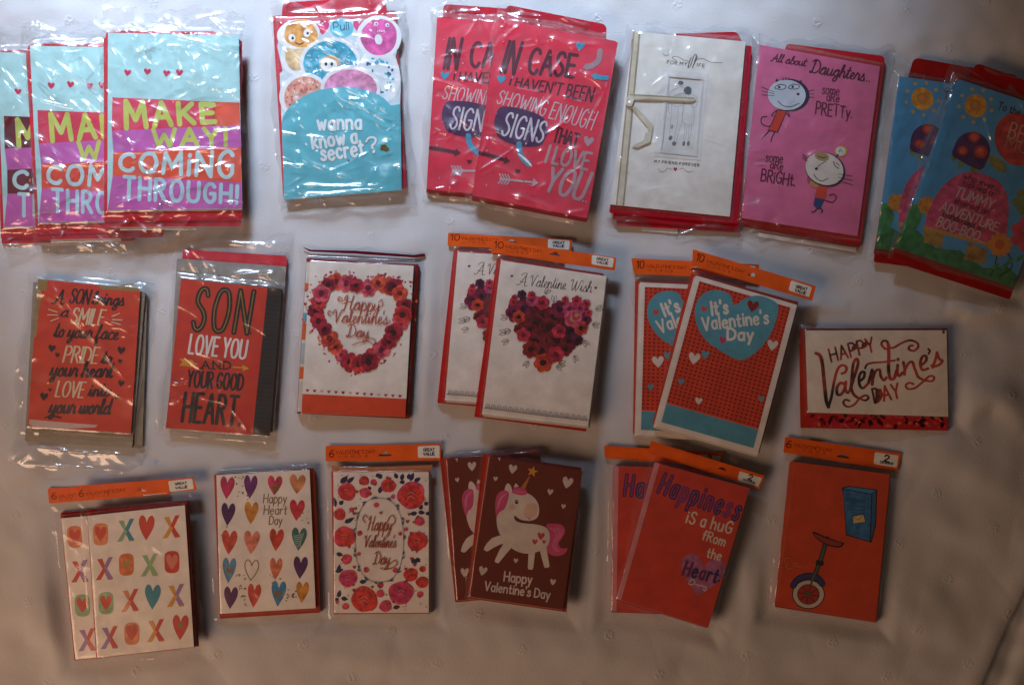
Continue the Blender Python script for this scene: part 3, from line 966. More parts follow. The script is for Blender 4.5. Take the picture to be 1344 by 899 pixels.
# ---- pink "All about Daughters" pack
def daughters():
    Q = [(103, 110), (548, 190), (465, 815), (38, 748)]
    p = Pack('wrapped_greeting_cards', "pink all-about-daughters card pack with two cartoon cats", (960, 20, 2.809), Q, h=0.0066, seed=51)
    envelope(p, [(110, 124), (570, 178), (474, 858), (30, 778)], 0.0006, 0.0022, '#b01a22:env')
    envelope(p, [(106, 116), (566, 172), (478, 842), (34, 764)], 0.0023, 0.0042, '#b81c24:env', flap=[(196, 130), (204, 106), (566, 152), (564, 190)])
    s = p.part('insert_sheet')
    p.prism(s, [(100, 800), (462, 858), (460, 874), (98, 818)], 0.0003, 0.0006, '#e4d8d8')
    m = card(p, Q, '#e0709e', '#c65a92', h0=0.0044)
    l = p.part('lettering', m)
    K = '#5a0c34'
    p.text(l, "All about", 146, 170, 272, 190, 30, 4, K, font='S', slant=.2, h1=30)
    p.text(l, "Daughters", 288, 212, 488, 244, 50, 6, K, font='S', slant=.15, con=.3, h1=44)
    p.text(l, "...", 488, 244, 508, 247, 100, 3.5, K, sp=26)
    K2 = '#70103a'
    l = p.part('lettering', m)
    p.text(l, "some", 334, 290, 396, 297, 34, 4, K2)
    p.text(l, "aRe", 350, 316, 396, 322, 30, 4, K2)
    p.text(l, "PRETTy.", 310, 366, 442, 380, 46, 5, K2, h1=40, jit=5)
    l = p.part('lettering', m)
    p.text(l, "some", 126, 540, 188, 546, 34, 4, K2)
    p.text(l, "aRe", 142, 564, 188, 572, 28, 4, K2)
    p.text(l, "BRiGHt.", 108, 612, 232, 630, 44, 5.5, K2, h1=42, jit=4)
    c = p.part('cat_print', m)
    B = '#2a1a3e'
    p.stroke(c, [(160, 378), (140, 410), (112, 400), (112, 378), (130, 374)], 3.5, B)
    p.stroke(c, [(142, 426), (122, 444), (112, 456)], 4, B); p.stroke(c, [(160, 432), (150, 450), (146, 466)], 4, B)
    p.fill(c, [(168, 348), (206, 352), (184, 404), (172, 434), (132, 426), (150, 396)], B)
    p.fill(c, [(170, 352), (202, 355), (181, 402), (169, 430), (136, 423), (153, 396)], '#d83a26')
    p.stroke(c, [(166, 352), (148, 368), (160, 374)], 3, B); p.stroke(c, [(206, 350), (214, 374), (200, 360)], 3, B)
    p.fill(c, [(158, 262), (166, 234), (184, 250)], B)
    p.fill(c, [(246, 246), (258, 240), (262, 258)], B)
    p.fill(c, ellipse(213, 295, 75, 60, 4), B)
    p.fill(c, ellipse(204, 295, 70, 56, 4), '#ced8e4')
    for x, y in ((182, 265), (232, 264)):
        p.stroke(c, [(x - 22, y + 4), (x - 6, y - 8), (x + 18, y - 4), (x + 12, y + 8), (x - 8, y + 9), (x - 22, y + 4)], 3, B)
        p.fill(c, ellipse(x - 6, y + 1, 5, 5, n=10), B)
    p.fill(c, ellipse(246, 292, 6, 5), B)
    p.stroke(c, [(172, 318), (190, 334), (220, 338), (250, 326)], 3, B)
    for k in range(3):
        p.stroke(c, [(112, 266 + k * 14), (158, 284 + k * 7)], 2, B, smooth=False)
        p.stroke(c, [(278, 282 + k * 10), (304, 276 + k * 14)], 2, B, smooth=False)
        p.stroke(c, [(192 + k * 10, 240), (190 + k * 10, 232)], 3, B, smooth=False)
    c = p.part('cat_print', m)
    p.stroke(c, [(346, 684), (372, 690), (386, 674), (376, 660), (362, 664)], 4, '#7a1838')
    p.fill(c, [(308, 672), (344, 682), (334, 700), (328, 716), (318, 716), (302, 700)], '#26407c')
    p.stroke(c, [(318, 712), (306, 724), (296, 726)], 4, B); p.stroke(c, [(328, 712), (336, 722), (330, 728)], 4, B)
    p.fill(c, [(318, 626), (354, 630), (346, 680), (306, 672)], '#d8472a')
    p.fill(c, ellipse(288, 608, 9, 14, -20), '#b04a5a'); p.fill(c, ellipse(306, 622, 18, 14, 25), '#c88a5a')
    p.fill(c, ellipse(346, 570, 76, 62, 22), B)
    p.fill(c, ellipse(343, 567, 72, 58, 22), '#e2dcd2')
    p.fill(c, ellipse(334, 522, 27, 16, 14), '#b29a68')
    p.stroke(c, [(318, 520), (334, 526), (350, 524)], 3, B)
    p.stroke(c, [(348, 540), (326, 552), (314, 566)], 2.5, B); p.fill(c, ellipse(313, 567, 6, 5), B)
    p.stroke(c, [(376, 540), (382, 556), (396, 566)], 3, B); p.stroke(c, [(386, 544), (398, 556)], 2.5, B)
    p.stroke(c, [(304, 588), (316, 604), (334, 612), (356, 602)], 3, B)
    for k in range(3):
        p.stroke(c, [(394, 586 + k * 12), (446, 594 + k * 16)], 2, B, smooth=False)
        p.stroke(c, [(262, 512 + k * 8), (280, 526 + k * 6)], 2, '#7a1838', smooth=False)
    p.fill(c, ellipse(404, 502, 24, 20), '#d9b24a'); p.fill(c, ellipse(402, 502, 18, 16), '#dfe2dc')
    p.stroke(c, [(396, 506), (402, 496), (408, 506)], 2.5, '#26407c'); p.stroke(c, [(392, 516), (386, 524)], 7, '#4a3a44', smooth=False)
    p.film('plastic_bag', [(74, 70), (604, 122), (490, 892), (8, 806)], Q, p.h, 'bag', n=(110, 170), creases=26, amp=0.0015, wid=1.5, seed=7,
           crumple=[(140, 100, 60, .003), (260, 66, 70, .0028), (80, 480, 50, .0022), (60, 600, 40, .002), (120, 800, 90, .0026), (360, 850, 90, .0024), (550, 450, 50, .002), (150, 700, 60, .0012)],
           fans=[(110, 110, 60, 500, .002, 1.8), (130, 70, 280, 60, .002, 1.5), (40, 770, 460, 850, .002, 1.6), (580, 240, 500, 700, .0018, 1.6), (70, 470, 44, 620, .002, 1.6)])
    return p.finish()


daughters()


# ---- blue "To the best ..." packs with turtle
def tummy(label, q1, base, seed):
    Q = [(345, 120), (770, 258), (545, 866), (122, 722)]
    p = Pack('wrapped_greeting_cards', label, (1130, 60, 2.724), Q, q1, h=0.0064, base=base, group='turtle greeting card packs', seed=seed)
    envelope(p, [(356, 128), (774, 268), (536, 884), (112, 742)], 0.0006, 0.0022, '#8c1414:env')
    envelope(p, [(352, 122), (772, 262), (532, 908), (106, 770)], 0.0023, 0.0040, '#96160f:env', flap=[(372, 136), (412, 62), (770, 190), (752, 256)])
    m = card(p, Q, '#4b9dd0', '#2f6a90', h0=0.0043)

    def U(u, v):
        return tuple(lerp_quad(Q, u, v))
    gr = [U(0, .90), U(.12, .87), U(.3, .93), U(.5, .90), U(.72, .95), U(.9, .90), U(1, .93), U(1, 1), U(0, 1)]
    p.fill(m, gr, '#2f7a45:mottle')
    p.fill(m, [U(0, .74), U(.07, .73), U(.12, .80), U(.1, .90), U(0, .92)], '#3c8a50:mottle')
    s = p.part('sun_print', m)
    for k in range(9):
        a = k * 6.283 / 9 + .3
        p.fill(s, ellipse(410 + 60 * math.cos(a), 215 + 60 * math.sin(a), 7, 7, n=10), '#c9a858')
    p.fill(s, ellipse(410, 216, 40, 42), '#d99a2c:mottle'); p.fill(s, ellipse(409, 214, 20, 21), '#c67f24'); p.fill(s, ellipse(408, 212, 11, 11), '#d9893f')
    t = p.part('turtle_print', m)
    for q in ([(318, 400), (342, 384), (356, 398), (330, 416)], [(340, 424), (360, 412), (370, 428), (352, 440)], [(388, 432), (422, 440), (420, 452), (392, 450)]):
        p.fill(t, rounded(q, 8), '#7e8a3c:mottle')
    p.fill(t, ellipse(488, 424, 42, 19, 42, wob=.05), '#8a8a3e:mottle')
    p.fill(t, catmull([(327, 392), (334, 360), (352, 328), (384, 311), (420, 313), (448, 336), (462, 372), (452, 410), (430, 444), (396, 434), (360, 414), (327, 392)], 5), '#4a1e5c:mottle')
    for x, y, r in ((405, 327, 21), (364, 376, 19), (428, 380, 25)):
        p.fill(t, ellipse(x, y, r, r * .9), '#b3302c'); p.fill(t, ellipse(x, y, r * .6, r * .55), '#d95a3c:mottle')
    fl = p.part('flower_print', m)
    p.fill(fl, petals(236, 572, 34, 8, .2), '#d18f2e:mottle')
    p.fill(fl, [(256, 640), (296, 664), (290, 724), (226, 704), (224, 660)], '#a88a3c:mottle')
    p.fill(fl, [(384, 706), (452, 730), (440, 782), (366, 764)], '#a07c38:mottle')
    fl = p.part('flower_print', m)
    p.fill(fl, petals(600, 675, 66, 7, .2), '#c64050:mottle')
    p.fill(fl, petals(590, 560, 50, 6, .4), '#7a8a44:mottle')
    a = p.part('arch_print', m)
    arch = [(228, 645), (238, 602), (262, 546), (302, 494), (348, 462), (396, 452), (446, 462), (494, 488), (520, 530), (528, 580), (524, 640), (516, 722)]
    p.fill(a, catmull(arch, 5), '#ca4a74:mottle')
    for k in range(17):
        x, y = 232 + k * 17.5, 652 + k * 4.6
        p.fill(a, ellipse(x, y, 10, 9, n=10), '#c28f4a')
    p.fill(a, ellipse(560, 335, 82, 96, -14), '#c03a34:mottle')
    p.fill(fl, petals(497, 712, 44, 11, .22), '#d68a2c'); p.fill(fl, ellipse(496, 712, 17, 17), '#c2601f')
    p.stroke(fl, [(486, 752), (478, 790), (464, 824)], 4, '#1c1c28'); p.stroke(fl, [(528, 744), (540, 790), (512, 814), (492, 826)], 4, '#1c1c28')
    for x, y in ((500, 800), (520, 782), (556, 770), (470, 800)):
        p.fill(fl, leaf(x, y, x + 26, y - 22, 8), '#3f8a4c:mottle')
    l = p.part('lettering', m)
    K = '#14203c'
    p.text(l, "To the", 488, 226, 566, 252, 26, 3.6, K)
    G = '#d2a08c'
    p.text(l, "BEST", 524, 330, 640, 368, 58, 5.5, G, sp=26)
    p.text(l, "MOM", 514, 362, 640, 404, 46, 4.5, '#b9806c', sp=26)
    K = '#5c0f28'
    l = p.part('lettering', m)
    p.text(l, "who ever...", 366, 474, 490, 520, 19, 3.4, K)
    p.text(l, "tickled a", 364, 500, 468, 536, 19, 3.4, K)
    p.text(l, "TUMMY,", 332, 538, 476, 588, 36, 5, '#c9b2b0', slant=.1)
    p.text(l, "shared an", 332, 562, 456, 606, 19, 3.4, K)
    p.text(l, "ADVENTURE,", 280, 590, 490, 668, 36, 5, '#c9b2b0', h1=32, slant=.1)
    p.text(l, "bandaged a", 292, 608, 424, 660, 19, 3.4, K)
    p.text(l, "BOO-BOO...", 268, 645, 438, 704, 36, 5, '#c9b2b0', h1=32, slant=.1)
    p.film('plastic_bag', [(322, 40), (800, 214), (556, 900), (96, 760)], Q, p.h, 'bag', n=(110, 170), creases=24, amp=0.0015, wid=1.5, seed=8,
           crumple=[(336, 170, 46, .0034), (300, 260, 46, .0030), (262, 360, 46, .0034), (222, 470, 46, .0034), (186, 570, 46, .0034), (150, 670, 50, .0034), (430, 66, 60, .0026), (300, 800, 90, .002)],
           fans=[(350, 130, 150, 700, .0026, 3.0), (338, 160, 170, 600, .0022, 2.0), (330, 140, 240, 420, .0022, 1.6), (200, 540, 130, 720, .0026, 2.0),
                 (120, 730, 520, 870, .0016, 1.6), (420, 70, 600, 130, .0016, 1.4)])
    return p.finish()


tummy("blue turtle card pack lying under its twin, only its left strip showing", [(137, 110), (575, 172), (488, 787), (50, 725)], 0.0, 61)
tummy("whole blue turtle card pack with pink arch, on top of its twin", None, 0.0076, 62)
# ================================================================== ROW TWO
def son_smile():
    Q = [(150, 138), (552, 180), (515, 745), (108, 718)]
    p = Pack('wrapped_greeting_cards', "orange-red card pack reading a son brings a smile, taupe envelopes", (0, 320, 2.997), Q, h=0.006, seed=71)
    envelope(p, [(150, 160), (580, 196), (560, 804), (110, 770)], 0.0006, 0.0022, '#8a8070:env')
    envelope(p, [(130, 150), (572, 190), (520, 802), (98, 776)], 0.0023, 0.0038, '#968b7a:env')
    m = card(p, rounded(Q, 22, which=(3,)), '#d83d20', '#c8b8a8', h0=0.0040)
    f = m
    GO = '#c4ac6c:gold'
    p.fill(f, [(151, 139), (186, 142), (182, 186), (166, 182), (160, 226), (152, 270), (148, 330), (140, 372), (134, 366), (140, 270), (146, 200)], GO)
    p.fill(f, [(384, 163), (460, 170), (551, 181), (548, 186), (500, 186), (440, 180), (400, 180)], GO)
    p.fill(f, [(430, 166), (520, 156), (540, 166), (545, 180), (470, 172)], GO)
    p.fill(f, [(116, 690), (180, 696), (300, 706), (384, 712), (376, 722), (260, 726), (150, 726), (130, 722), (114, 706)], '#d9bcb4')
    for i in range(8):
        p.stroke(f, [(390 + i * 18, 172 + i % 3 * 4), (430 + i * 14, 176 + i % 2 * 5)], 2, GO, smooth=False)
    l = p.part('lettering', m)
    K, CR = '#2c0f14', '#e9cfa8'
    kw = dict(font='S', slant=.22, con=.55)
    p.text(l, "A", 206, 236, 250, 238, 56, 8, K, **kw)
    p.text(l, "SON", 272, 232, 346, 238, 56, 8, K, slant=.2, con=.45)
    p.text(l, "brings", 360, 236, 484, 244, 50, 8, K, **kw)
    p.text(l, "a", 236, 286, 268, 288, 46, 7, K, **kw)
    p.text(l, "SMILE", 278, 312, 404, 320, 60, 8, CR, slant=.2, con=.4)
    p.text(l, "to your face", 210, 366, 462, 378, 56, 8, K, **kw)
    p.text(l, "PRIDE", 248, 464, 380, 470, 62, 8, CR, slant=.2, con=.4)
    p.text(l, "to", 396, 470, 436, 472, 50, 8, K, **kw)
    p.text(l, "your heart", 194, 520, 440, 526, 60, 8.5, K, **kw)
    p.text(l, "LOVE", 218, 600, 326, 604, 60, 8, CR, slant=.2, con=.4)
    p.text(l, "into", 346, 598, 432, 600, 50, 8, K, **kw)
    p.text(l, "your world", 190, 666, 432, 670, 60, 8.5, K, **kw)
    p.stroke(l, [(240, 684), (200, 676), (176, 684)], 5, K)
    hp = m
    for x, y, w in ((203, 412, 28), (225, 438, 18), (476, 420, 30), (472, 462, 17), (476, 550, 24), (458, 602, 18), (172, 602, 30), (196, 575, 14)):
        p.fill(hp, heart(x, y, w, w, 8), K)
    for a in ((192, 258, 224, 268), (188, 280, 226, 280), (200, 304, 230, 292), (440, 286, 470, 274), (442, 298, 480, 300), (440, 308, 474, 318)):
        p.stroke(hp, [a[:2], a[2:]], 4, CR, smooth=False)
    p.film('plastic_bag', [(104, 128), (606, 150), (560, 900), (30, 868)], Q, p.h, 'bag', n=(110, 170), creases=8, amp=0.0014, wid=1.4, seed=9,
           crumple=[(170, 170, 60, .0026), (120, 150, 40, .003), (300, 880, 140, .0030), (120, 850, 80, .0028), (470, 850, 80, .0028), (250, 240, 90, .0016), (520, 580, 50, .002), (570, 190, 50, .002)],
           fans=[(190, 145, 360, 360, .0022, 1.6), (200, 190, 520, 560, .0018, 1.4), (105, 140, 180, 200, .002, 1.6), (90, 800, 520, 830, .002, 1.6), (60, 870, 500, 885, .0024, 1.6),
                 (150, 860, 420, 900, .002, 1.5), (520, 540, 530, 640, .002, 1.3)])
    return p.finish()


son_smile()


def son_heart():
    Q = [(143, 198), (540, 238), (492, 815), (82, 785)]
    p = Pack('wrapped_greeting_cards', "red son-love-you card pack with black side band and grey envelope", (190, 300, 2.997), Q, h=0.0066, seed=81)
    b = p.part('backing_card')
    p.prism(b, rounded([(150, 82), (560, 108), (556, 190), (144, 170)], 14, which=(0, 1)), 0.0006, 0.0018, '#dc2a3c')
    envelope(p, [(126, 118), (557, 150), (506, 800), (92, 770)], 0.0019, 0.0036, '#9a958e:env')
    m = card(p, Q, '#d2361f', '#2a2224', h0=0.0038)
    blk = [(483, 232), (540, 238), (492, 815), (424, 810)]
    p.fill(m, blk, '#1e1a1c')
    rib = p.part('band_print', m)
    for i in range(34):
        v = (i + .5) / 34
        a, c = lerp_quad(blk, 0.04, v), lerp_quad(blk, 0.96, v)
        p.stroke(rib, [a, c], 3.0, '#2e292b', smooth=False)
    l = p.part('lettering', m)
    K, GO, W_ = '#221a1c', '#c9a03c:gold', '#efe9e4'
    p.text(l, "SON", 186, 398, 402, 412, 164, 21, K, h1=166, slant=.1, sp=40, inline=(4, GO))
    p.text(l, ".", 415, 414, 419, 414, 100, 6, K)
    p.text(l, "LOVE YOU", 172, 490, 394, 512, 74, 9, W_, h1=72, slant=.06, sp=26)
    p.text(l, "AND", 224, 550, 336, 553, 30, 6, K, sp=34)
    for x, y in ((224, 550), (258, 551), (272, 552), (300, 552), (316, 553)):
        p.stroke(l, [(x - 6, y), (x + 6, y + .5)], 4, K, smooth=False)
    p.text(l, "YOUR GOOD", 166, 620, 382, 636, 62, 8.5, K, slant=.06, sp=26)
    p.text(l, "HEART.", 146, 757, 372, 773, 112, 13, K, h1=112, slant=.06, sp=30)
    a = p.part('arrow_print', m)
    Y = '#e0a42c'
    p.stroke(a, [(160, 527), (206, 533)], 5, Y, smooth=False)
    for k in range(5):
        x = 146 + k * 10
        p.stroke(a, [(x + 8, 526 + k), (x - 4, 514 + k)], 6, Y, smooth=False); p.stroke(a, [(x + 8, 526 + k), (x - 6, 538 + k)], 6, Y, smooth=False)
    a = p.part('arrow_print', m)
    p.stroke(a, [(348, 545), (390, 548)], 5, Y, smooth=False)
    p.fill(a, [(412, 550), (384, 536), (386, 560)], Y)
    p.film('plastic_bag', [(128, 40), (586, 16), (514, 876), (42, 796)], Q, p.h, 'bag', n=(110, 170), creases=9, amp=0.0015, wid=1.4, seed=10,
           crumple=[(180, 110, 60, .0034), (360, 185, 120, .0032), (510, 180, 70, .0034), (500, 60, 80, .003), (260, 60, 90, .0026), (66, 760, 50, .0028), (140, 690, 60, .002), (430, 800, 90, .0024), (420, 560, 90, .0014)],
           fans=[(150, 70, 240, 230, .0022, 1.6), (160, 60, 300, 180, .002, 1.5), (310, 190, 560, 170, .0028, 2.4), (440, 170, 560, 230, .0024, 1.8), (300, 60, 560, 60, .002, 1.5),
                 (110, 700, 420, 540, .0015, 1.2), (90, 690, 160, 660, .002, 1.4), (60, 740, 80, 790, .002, 1.5)])
    return p.finish()


son_heart()


def rose(p, m, x, y, r, cols, seed):
    q = random.Random(seed)
    c0, c1, c2 = cols
    p.fill(m, petals(x, y, r, q.choice((5, 6, 7)), .22, q.random() * 3), c0 + ':flower')
    for i in range(4):
        a = q.uniform(0, 6.28)
        p.fill(m, ellipse(x + r * .42 * math.cos(a), y + r * .42 * math.sin(a), r * .5, r * .34, math.degrees(a) + 80, n=14, wob=.1, seed=i), (c1 if i % 2 else c0) + ':flower')
    p.fill(m, ellipse(x, y, r * .36, r * .3, q.uniform(0, 180), n=14, wob=.15, seed=seed), c2 + ':flower')
    p.stroke(m, [(x - r * .3, y + r * .1), (x, y - r * .28), (x + r * .3, y), (x + r * .05, y + r * .25)], max(1.2, r * .08), c2)


def wreath():
    Q = [(128, 112), (598, 135), (560, 820), (88, 803)]
    p = Pack('sleeved_greeting_cards', "white Valentine card pack with a heart-shaped wreath of red roses", (370, 310, 3.458), Q, h=0.0076, seed=91)
    envelope(p, [(112, 98), (622, 128), (578, 828), (68, 804)], 0.0006, 0.0042, '#8c1a14:env', r=5)
    c = p.part('greeting_card', label="card below with a striped aqua and orange edge")
    p.prism(c, [(112, 118), (560, 138), (520, 812), (70, 796)], 0.0043, 0.0062, '#d7d2cc', '#d7d2cc')
    for v0, v1, col in ((.14, .19, '#d8692c'), (.20, .33, '#e2e0dc'), (.34, .40, '#5aa3bd'), (.41, .52, '#d8692c'), (.54, .68, '#a9b8bc'), (.70, .78, '#d8622c'), (.8, .97, '#c9c4be')):
        H, K_ = p.h, p.k
        p.h, p.k = 0.0062, 0
        p.fill(c, uvq([(112, 118), (560, 138), (520, 812), (70, 796)], 0.0, v0, .06, v1), col)
        p.h, p.k = H, K_
    m = card(p, Q, '#f0ebe4', '#d9d4cc', h0=0.0064)
    p.fill(m, [(93.3, 715), (564.6, 738), (560, 819.5), (88.3, 802.5)], '#dc4a22')
    rp = p.part('rose_wreath_print', m)
    pal = [('#cf3a3a', '#a81e2e', '#5c0f1c'), ('#b3243c', '#7c1228', '#3c0814'), ('#d9573c', '#b8342c', '#6c1414'), ('#d4566a', '#b23450', '#6c1430'), ('#a01c38', '#6c1028', '#380814')]
    path = catmull([(352, 245), (322, 222), (278, 214), (224, 214), (182, 254), (160, 318), (166, 374), (190, 424), (234, 490), (282, 548), (332, 584),
                    (396, 560), (446, 514), (492, 458), (530, 400), (548, 340), (538, 268), (510, 220), (460, 220), (416, 214), (372, 240)], 8)
    seg = np.cumsum(np.concatenate([[0], np.hypot(*np.diff(path, axis=0).T)]))
    r = random.Random(5)
    hp = p.part('heart_print', m)
    hc = ['#c42a48', '#a8202c', '#d4604a', '#8c1c3c', '#d9a0a0']
    for i in range(120):
        t = r.uniform(0, seg[-1])
        x, y = np.interp(t, seg, path[:, 0]), np.interp(t, seg, path[:, 1])
        d = np.array([x - 350, y - 360]); d /= np.hypot(*d)
        k = r.uniform(24, 72) if i % 3 else r.uniform(30, 46)
        w = r.uniform(7, 15)
        p.fill(hp, heart(x + d[0] * k, y + d[1] * k * .9, w, w, r.uniform(-25, 25)), r.choice(hc), same=False)
    for i in range(14):
        x, y = 116 + i * 32.3, 700 + i * 2.0
        p.fill(hp, heart(x, y, 14, 13), ['#b02a4c', '#7c1c3c', '#d9b0b0', '#c43a48'][i % 4])
    n = 27
    order = list(range(n)); r.shuffle(order)
    for i in order:
        t = (i + .5) / n * seg[-1]
        x, y = np.interp(t, seg, path[:, 0]), np.interp(t, seg, path[:, 1])
        rose(p, rp, x + r.uniform(-8, 8), y + r.uniform(-8, 8), r.uniform(34, 47), pal[(i * 3 + r.randint(0, 2)) % 5], i)
    l = p.part('lettering', m)
    C = '#b8553c'
    kw = dict(font='S', slant=.1)
    p.text(l, "Happy", 276, 332, 440, 344, 66, 4.2, C, **kw)
    p.text(l, "Valentine's", 232, 390, 478, 400, 58, 4.2, C, **kw)
    p.text(l, "Day", 292, 456, 392, 462, 56, 4.2, C, **kw)
    p.stroke(l, [(276, 284), (258, 276), (254, 290), (268, 296), (290, 290)], 4, C)
    p.stroke(l, [(430, 330), (456, 312), (452, 290), (438, 300)], 4, C)
    p.stroke(l, [(236, 350), (212, 340), (210, 356), (224, 362)], 4, C)
    p.stroke(l, [(392, 462), (422, 470), (416, 492), (392, 478), (352, 482), (320, 494)], 4, C)
    p.stroke(l, [(470, 398), (490, 392), (488, 380)], 4, C)
    fl = p.part('film_glint_strip')
    p.prism(fl, [(92, 48), (130, 62), (330, 66), (600, 86), (648, 78), (652, 92), (606, 98), (330, 80), (126, 70)], 0.0014, 0.0020, '#8c2430:foil')  # dark red strip stands in for glints along the film's top edge
    sleeve(p, [(90, 44), (656, 78), (606, 840), (52, 812)], Q, creases=12, amp=.0006, seed=1,
           fans=[(130, 115, 600, 140, .0012, 1.5), (500, 150, 600, 140, .001, 1.4), (140, 125, 200, 118, .001, 1.2)])
    return p.finish()


wreath()


def wish(label, q1, base, seed):
    Q = [(292, 185), (708, 248), (635, 838), (218, 790)]
    p = Pack('sleeved_greeting_cards', label, (560, 280, 2.997), Q, q1, h=0.0080, base=base, group='valentine wish card packs', seed=seed)
    envelope(p, [(276, 178), (698, 238), (628, 858), (187, 800)], 0.0006, 0.0030, '#b01c1a:env', r=4)
    envelope(p, [(280, 176), (692, 236), (622, 846), (190, 796)], 0.0031, 0.0048, '#b8201c:env', r=4)
    m = card(p, Q, '#f3ede6', '#d5cfc8', under=3, step=(2.0, 3.0), h0=0.0050)
    l = p.part('lettering', m)
    K = '#3a3638'
    p.text(l, "A", 356, 282, 392, 288, 44, 2.8, K, font='S', slant=.15, con=.4)
    p.text(l, "Valentine", 404, 286, 546, 300, 44, 2.8, K, font='S', slant=.15, con=.4)
    p.text(l, "Wish", 562, 302, 648, 312, 44, 2.8, K, font='S', slant=.15, con=.4)
    p.stroke(l, [(372, 244), (384, 236), (396, 238), (392, 244)], 2, K)
    p.fill(l, heart(335, 248, 11, 11), K); p.fill(l, heart(665, 294, 11, 11), K)
    fp = p.part('flower_heart_print', m)
    for x, y, a in ((318, 414, 200), (312, 470, 190), (322, 500, 160), (580, 560, 70), (510, 600, 30), (520, 590, 10), (465, 316, 320), (500, 350, 280), (665, 378, 350), (652, 436, 20), (400, 582, 130), (618, 500, 60), (330, 460, 170)):
        for k in (-24, 12):
            t = math.radians(a + k)
            L = leaf(x, y, x + 28 * math.cos(t), y + 28 * math.sin(t), 6)
            p.stroke(fp, np.vstack([L, L[:1]]), 1.6, '#5a5654', smooth=False)
    Hh = catmull([(495, 382), (470, 335), (430, 318), (385, 312), (340, 330), (326, 372), (340, 430), (372, 490), (410, 545), (455, 612), (500, 575), (548, 545), (590, 500), (628, 440), (646, 390), (630, 350), (585, 338), (540, 345), (495, 382)], 5)
    p.fill(fp, (Hh - [480, 460]) * .86 + [478, 456], '#64141f:flower')
    r = random.Random(14)
    spots = [(352, 388, 36, 'p'), (378, 374, 26, 'p'), (455, 352, 24, 'k'), (415, 342, 22, 'm'), (340, 348, 14, 'k'), (345, 332, 11, 'k'), (374, 320, 16, 'v'), (412, 322, 14, 'k'),
             (455, 410, 48, 'd'), (425, 440, 42, 'd'), (500, 410, 34, 'd'), (522, 378, 30, 'p'), (575, 415, 30, 'h'), (560, 376, 22, 'm'), (602, 372, 20, 'm'), (545, 340, 12, 'k'),
             (590, 345, 18, 'k'), (628, 355, 15, 'k'), (618, 382, 17, 'v'), (636, 392, 13, 'k'), (625, 418, 20, 'p'), (606, 452, 24, 'o'), (570, 462, 26, 'v'), (520, 465, 24, 'k'),
             (380, 478, 24, 'k'), (360, 455, 16, 'd'), (405, 460, 26, 'd'), (470, 490, 42, 'd'), (430, 505, 34, 'd'), (515, 500, 36, 'd'), (560, 505, 30, 'd'), (592, 498, 20, 'v'),
             (410, 535, 30, 'r'), (455, 540, 28, 'd'), (508, 555, 28, 'k'), (458, 588, 32, 'o'), (545, 535, 24, 'd'), (362, 408, 22, 'o'), (590, 400, 20, 'h'), (480, 450, 34, 'd')]
    P = {'p': ('#8c1c48', '#6c1440', '#2c0a1c'), 'k': ('#c8304c', '#a8203c', '#6c1020'), 'm': ('#c44a78', '#a83062', '#702048'), 'v': ('#581840', '#40102e', '#200818'),
         'd': ('#781828', '#5c101e', '#34080f'), 'h': ('#d0567c', '#b83a5c', '#c9a84c'), 'o': ('#c8442c', '#a82c24', '#30080c'), 'r': ('#94221f', '#781818', '#3c0a0a')}
    spots.sort(key=lambda s: {'d': 0, 'p': 1, 'r': 2, 'v': 3, 'o': 4, 'k': 5, 'm': 5, 'h': 6}[s[3]] + s[2] * -.001)
    for i, (x, y, w, c) in enumerate(spots):
        rose(p, fp, x, y, w * 1.2, P[c], i + 40)
    lace = p.part('lace_print', m)
    for i in range(18):
        x, y = 240 + i * 22.4, 766 + i * 2.75
        p.stroke(lace, [(x - 9, y + 2), (x - 6, y - 12), (x, y - 16), (x + 6, y - 11), (x + 9, y + 4)], 1.7, K)
        p.stroke(lace, [(x - 4, y + 2), (x, y - 8), (x + 4, y + 3)], 1.3, K)
    p.stroke(lace, [(224, 765), (430, 792), (636, 815)], 1.8, K)
    header(p, [(258, 103), (746, 175), (740, 226), (252, 156)], [(650, 164), (737, 177), (731, 213), (648, 201)], "10", (266, 135, 300, 139, 25), (308, 136, 452, 156, 12),
           (312, 150, 400, 160, 6), [("GREAT", 668, 182, 714, 189, 9, 2.6), ("VALUE", 668, 196, 712, 202, 9, 2.6)], (506, 160, 24, 15))
    sleeve(p, [(256, 130), (744, 200), (644, 868), (184, 806)], Q, creases=14, amp=.0006, seed=2,
           fans=[(265, 160, 300, 176, .0016, 1.4), (290, 186, 480, 212, .0012, 1.4), (280, 150, 520, 196, .0014, 1.6), (660, 240, 700, 250, .0016, 1.4)])
    return p.finish()


wish("Valentine wish card pack half covered by its twin, flowers cut off", [(122, 152), (538, 180), (490, 765), (72, 735)], 0.0, 101)
wish("Valentine wish card pack lying on top, whole flower heart showing", None, 0.0092, 102)


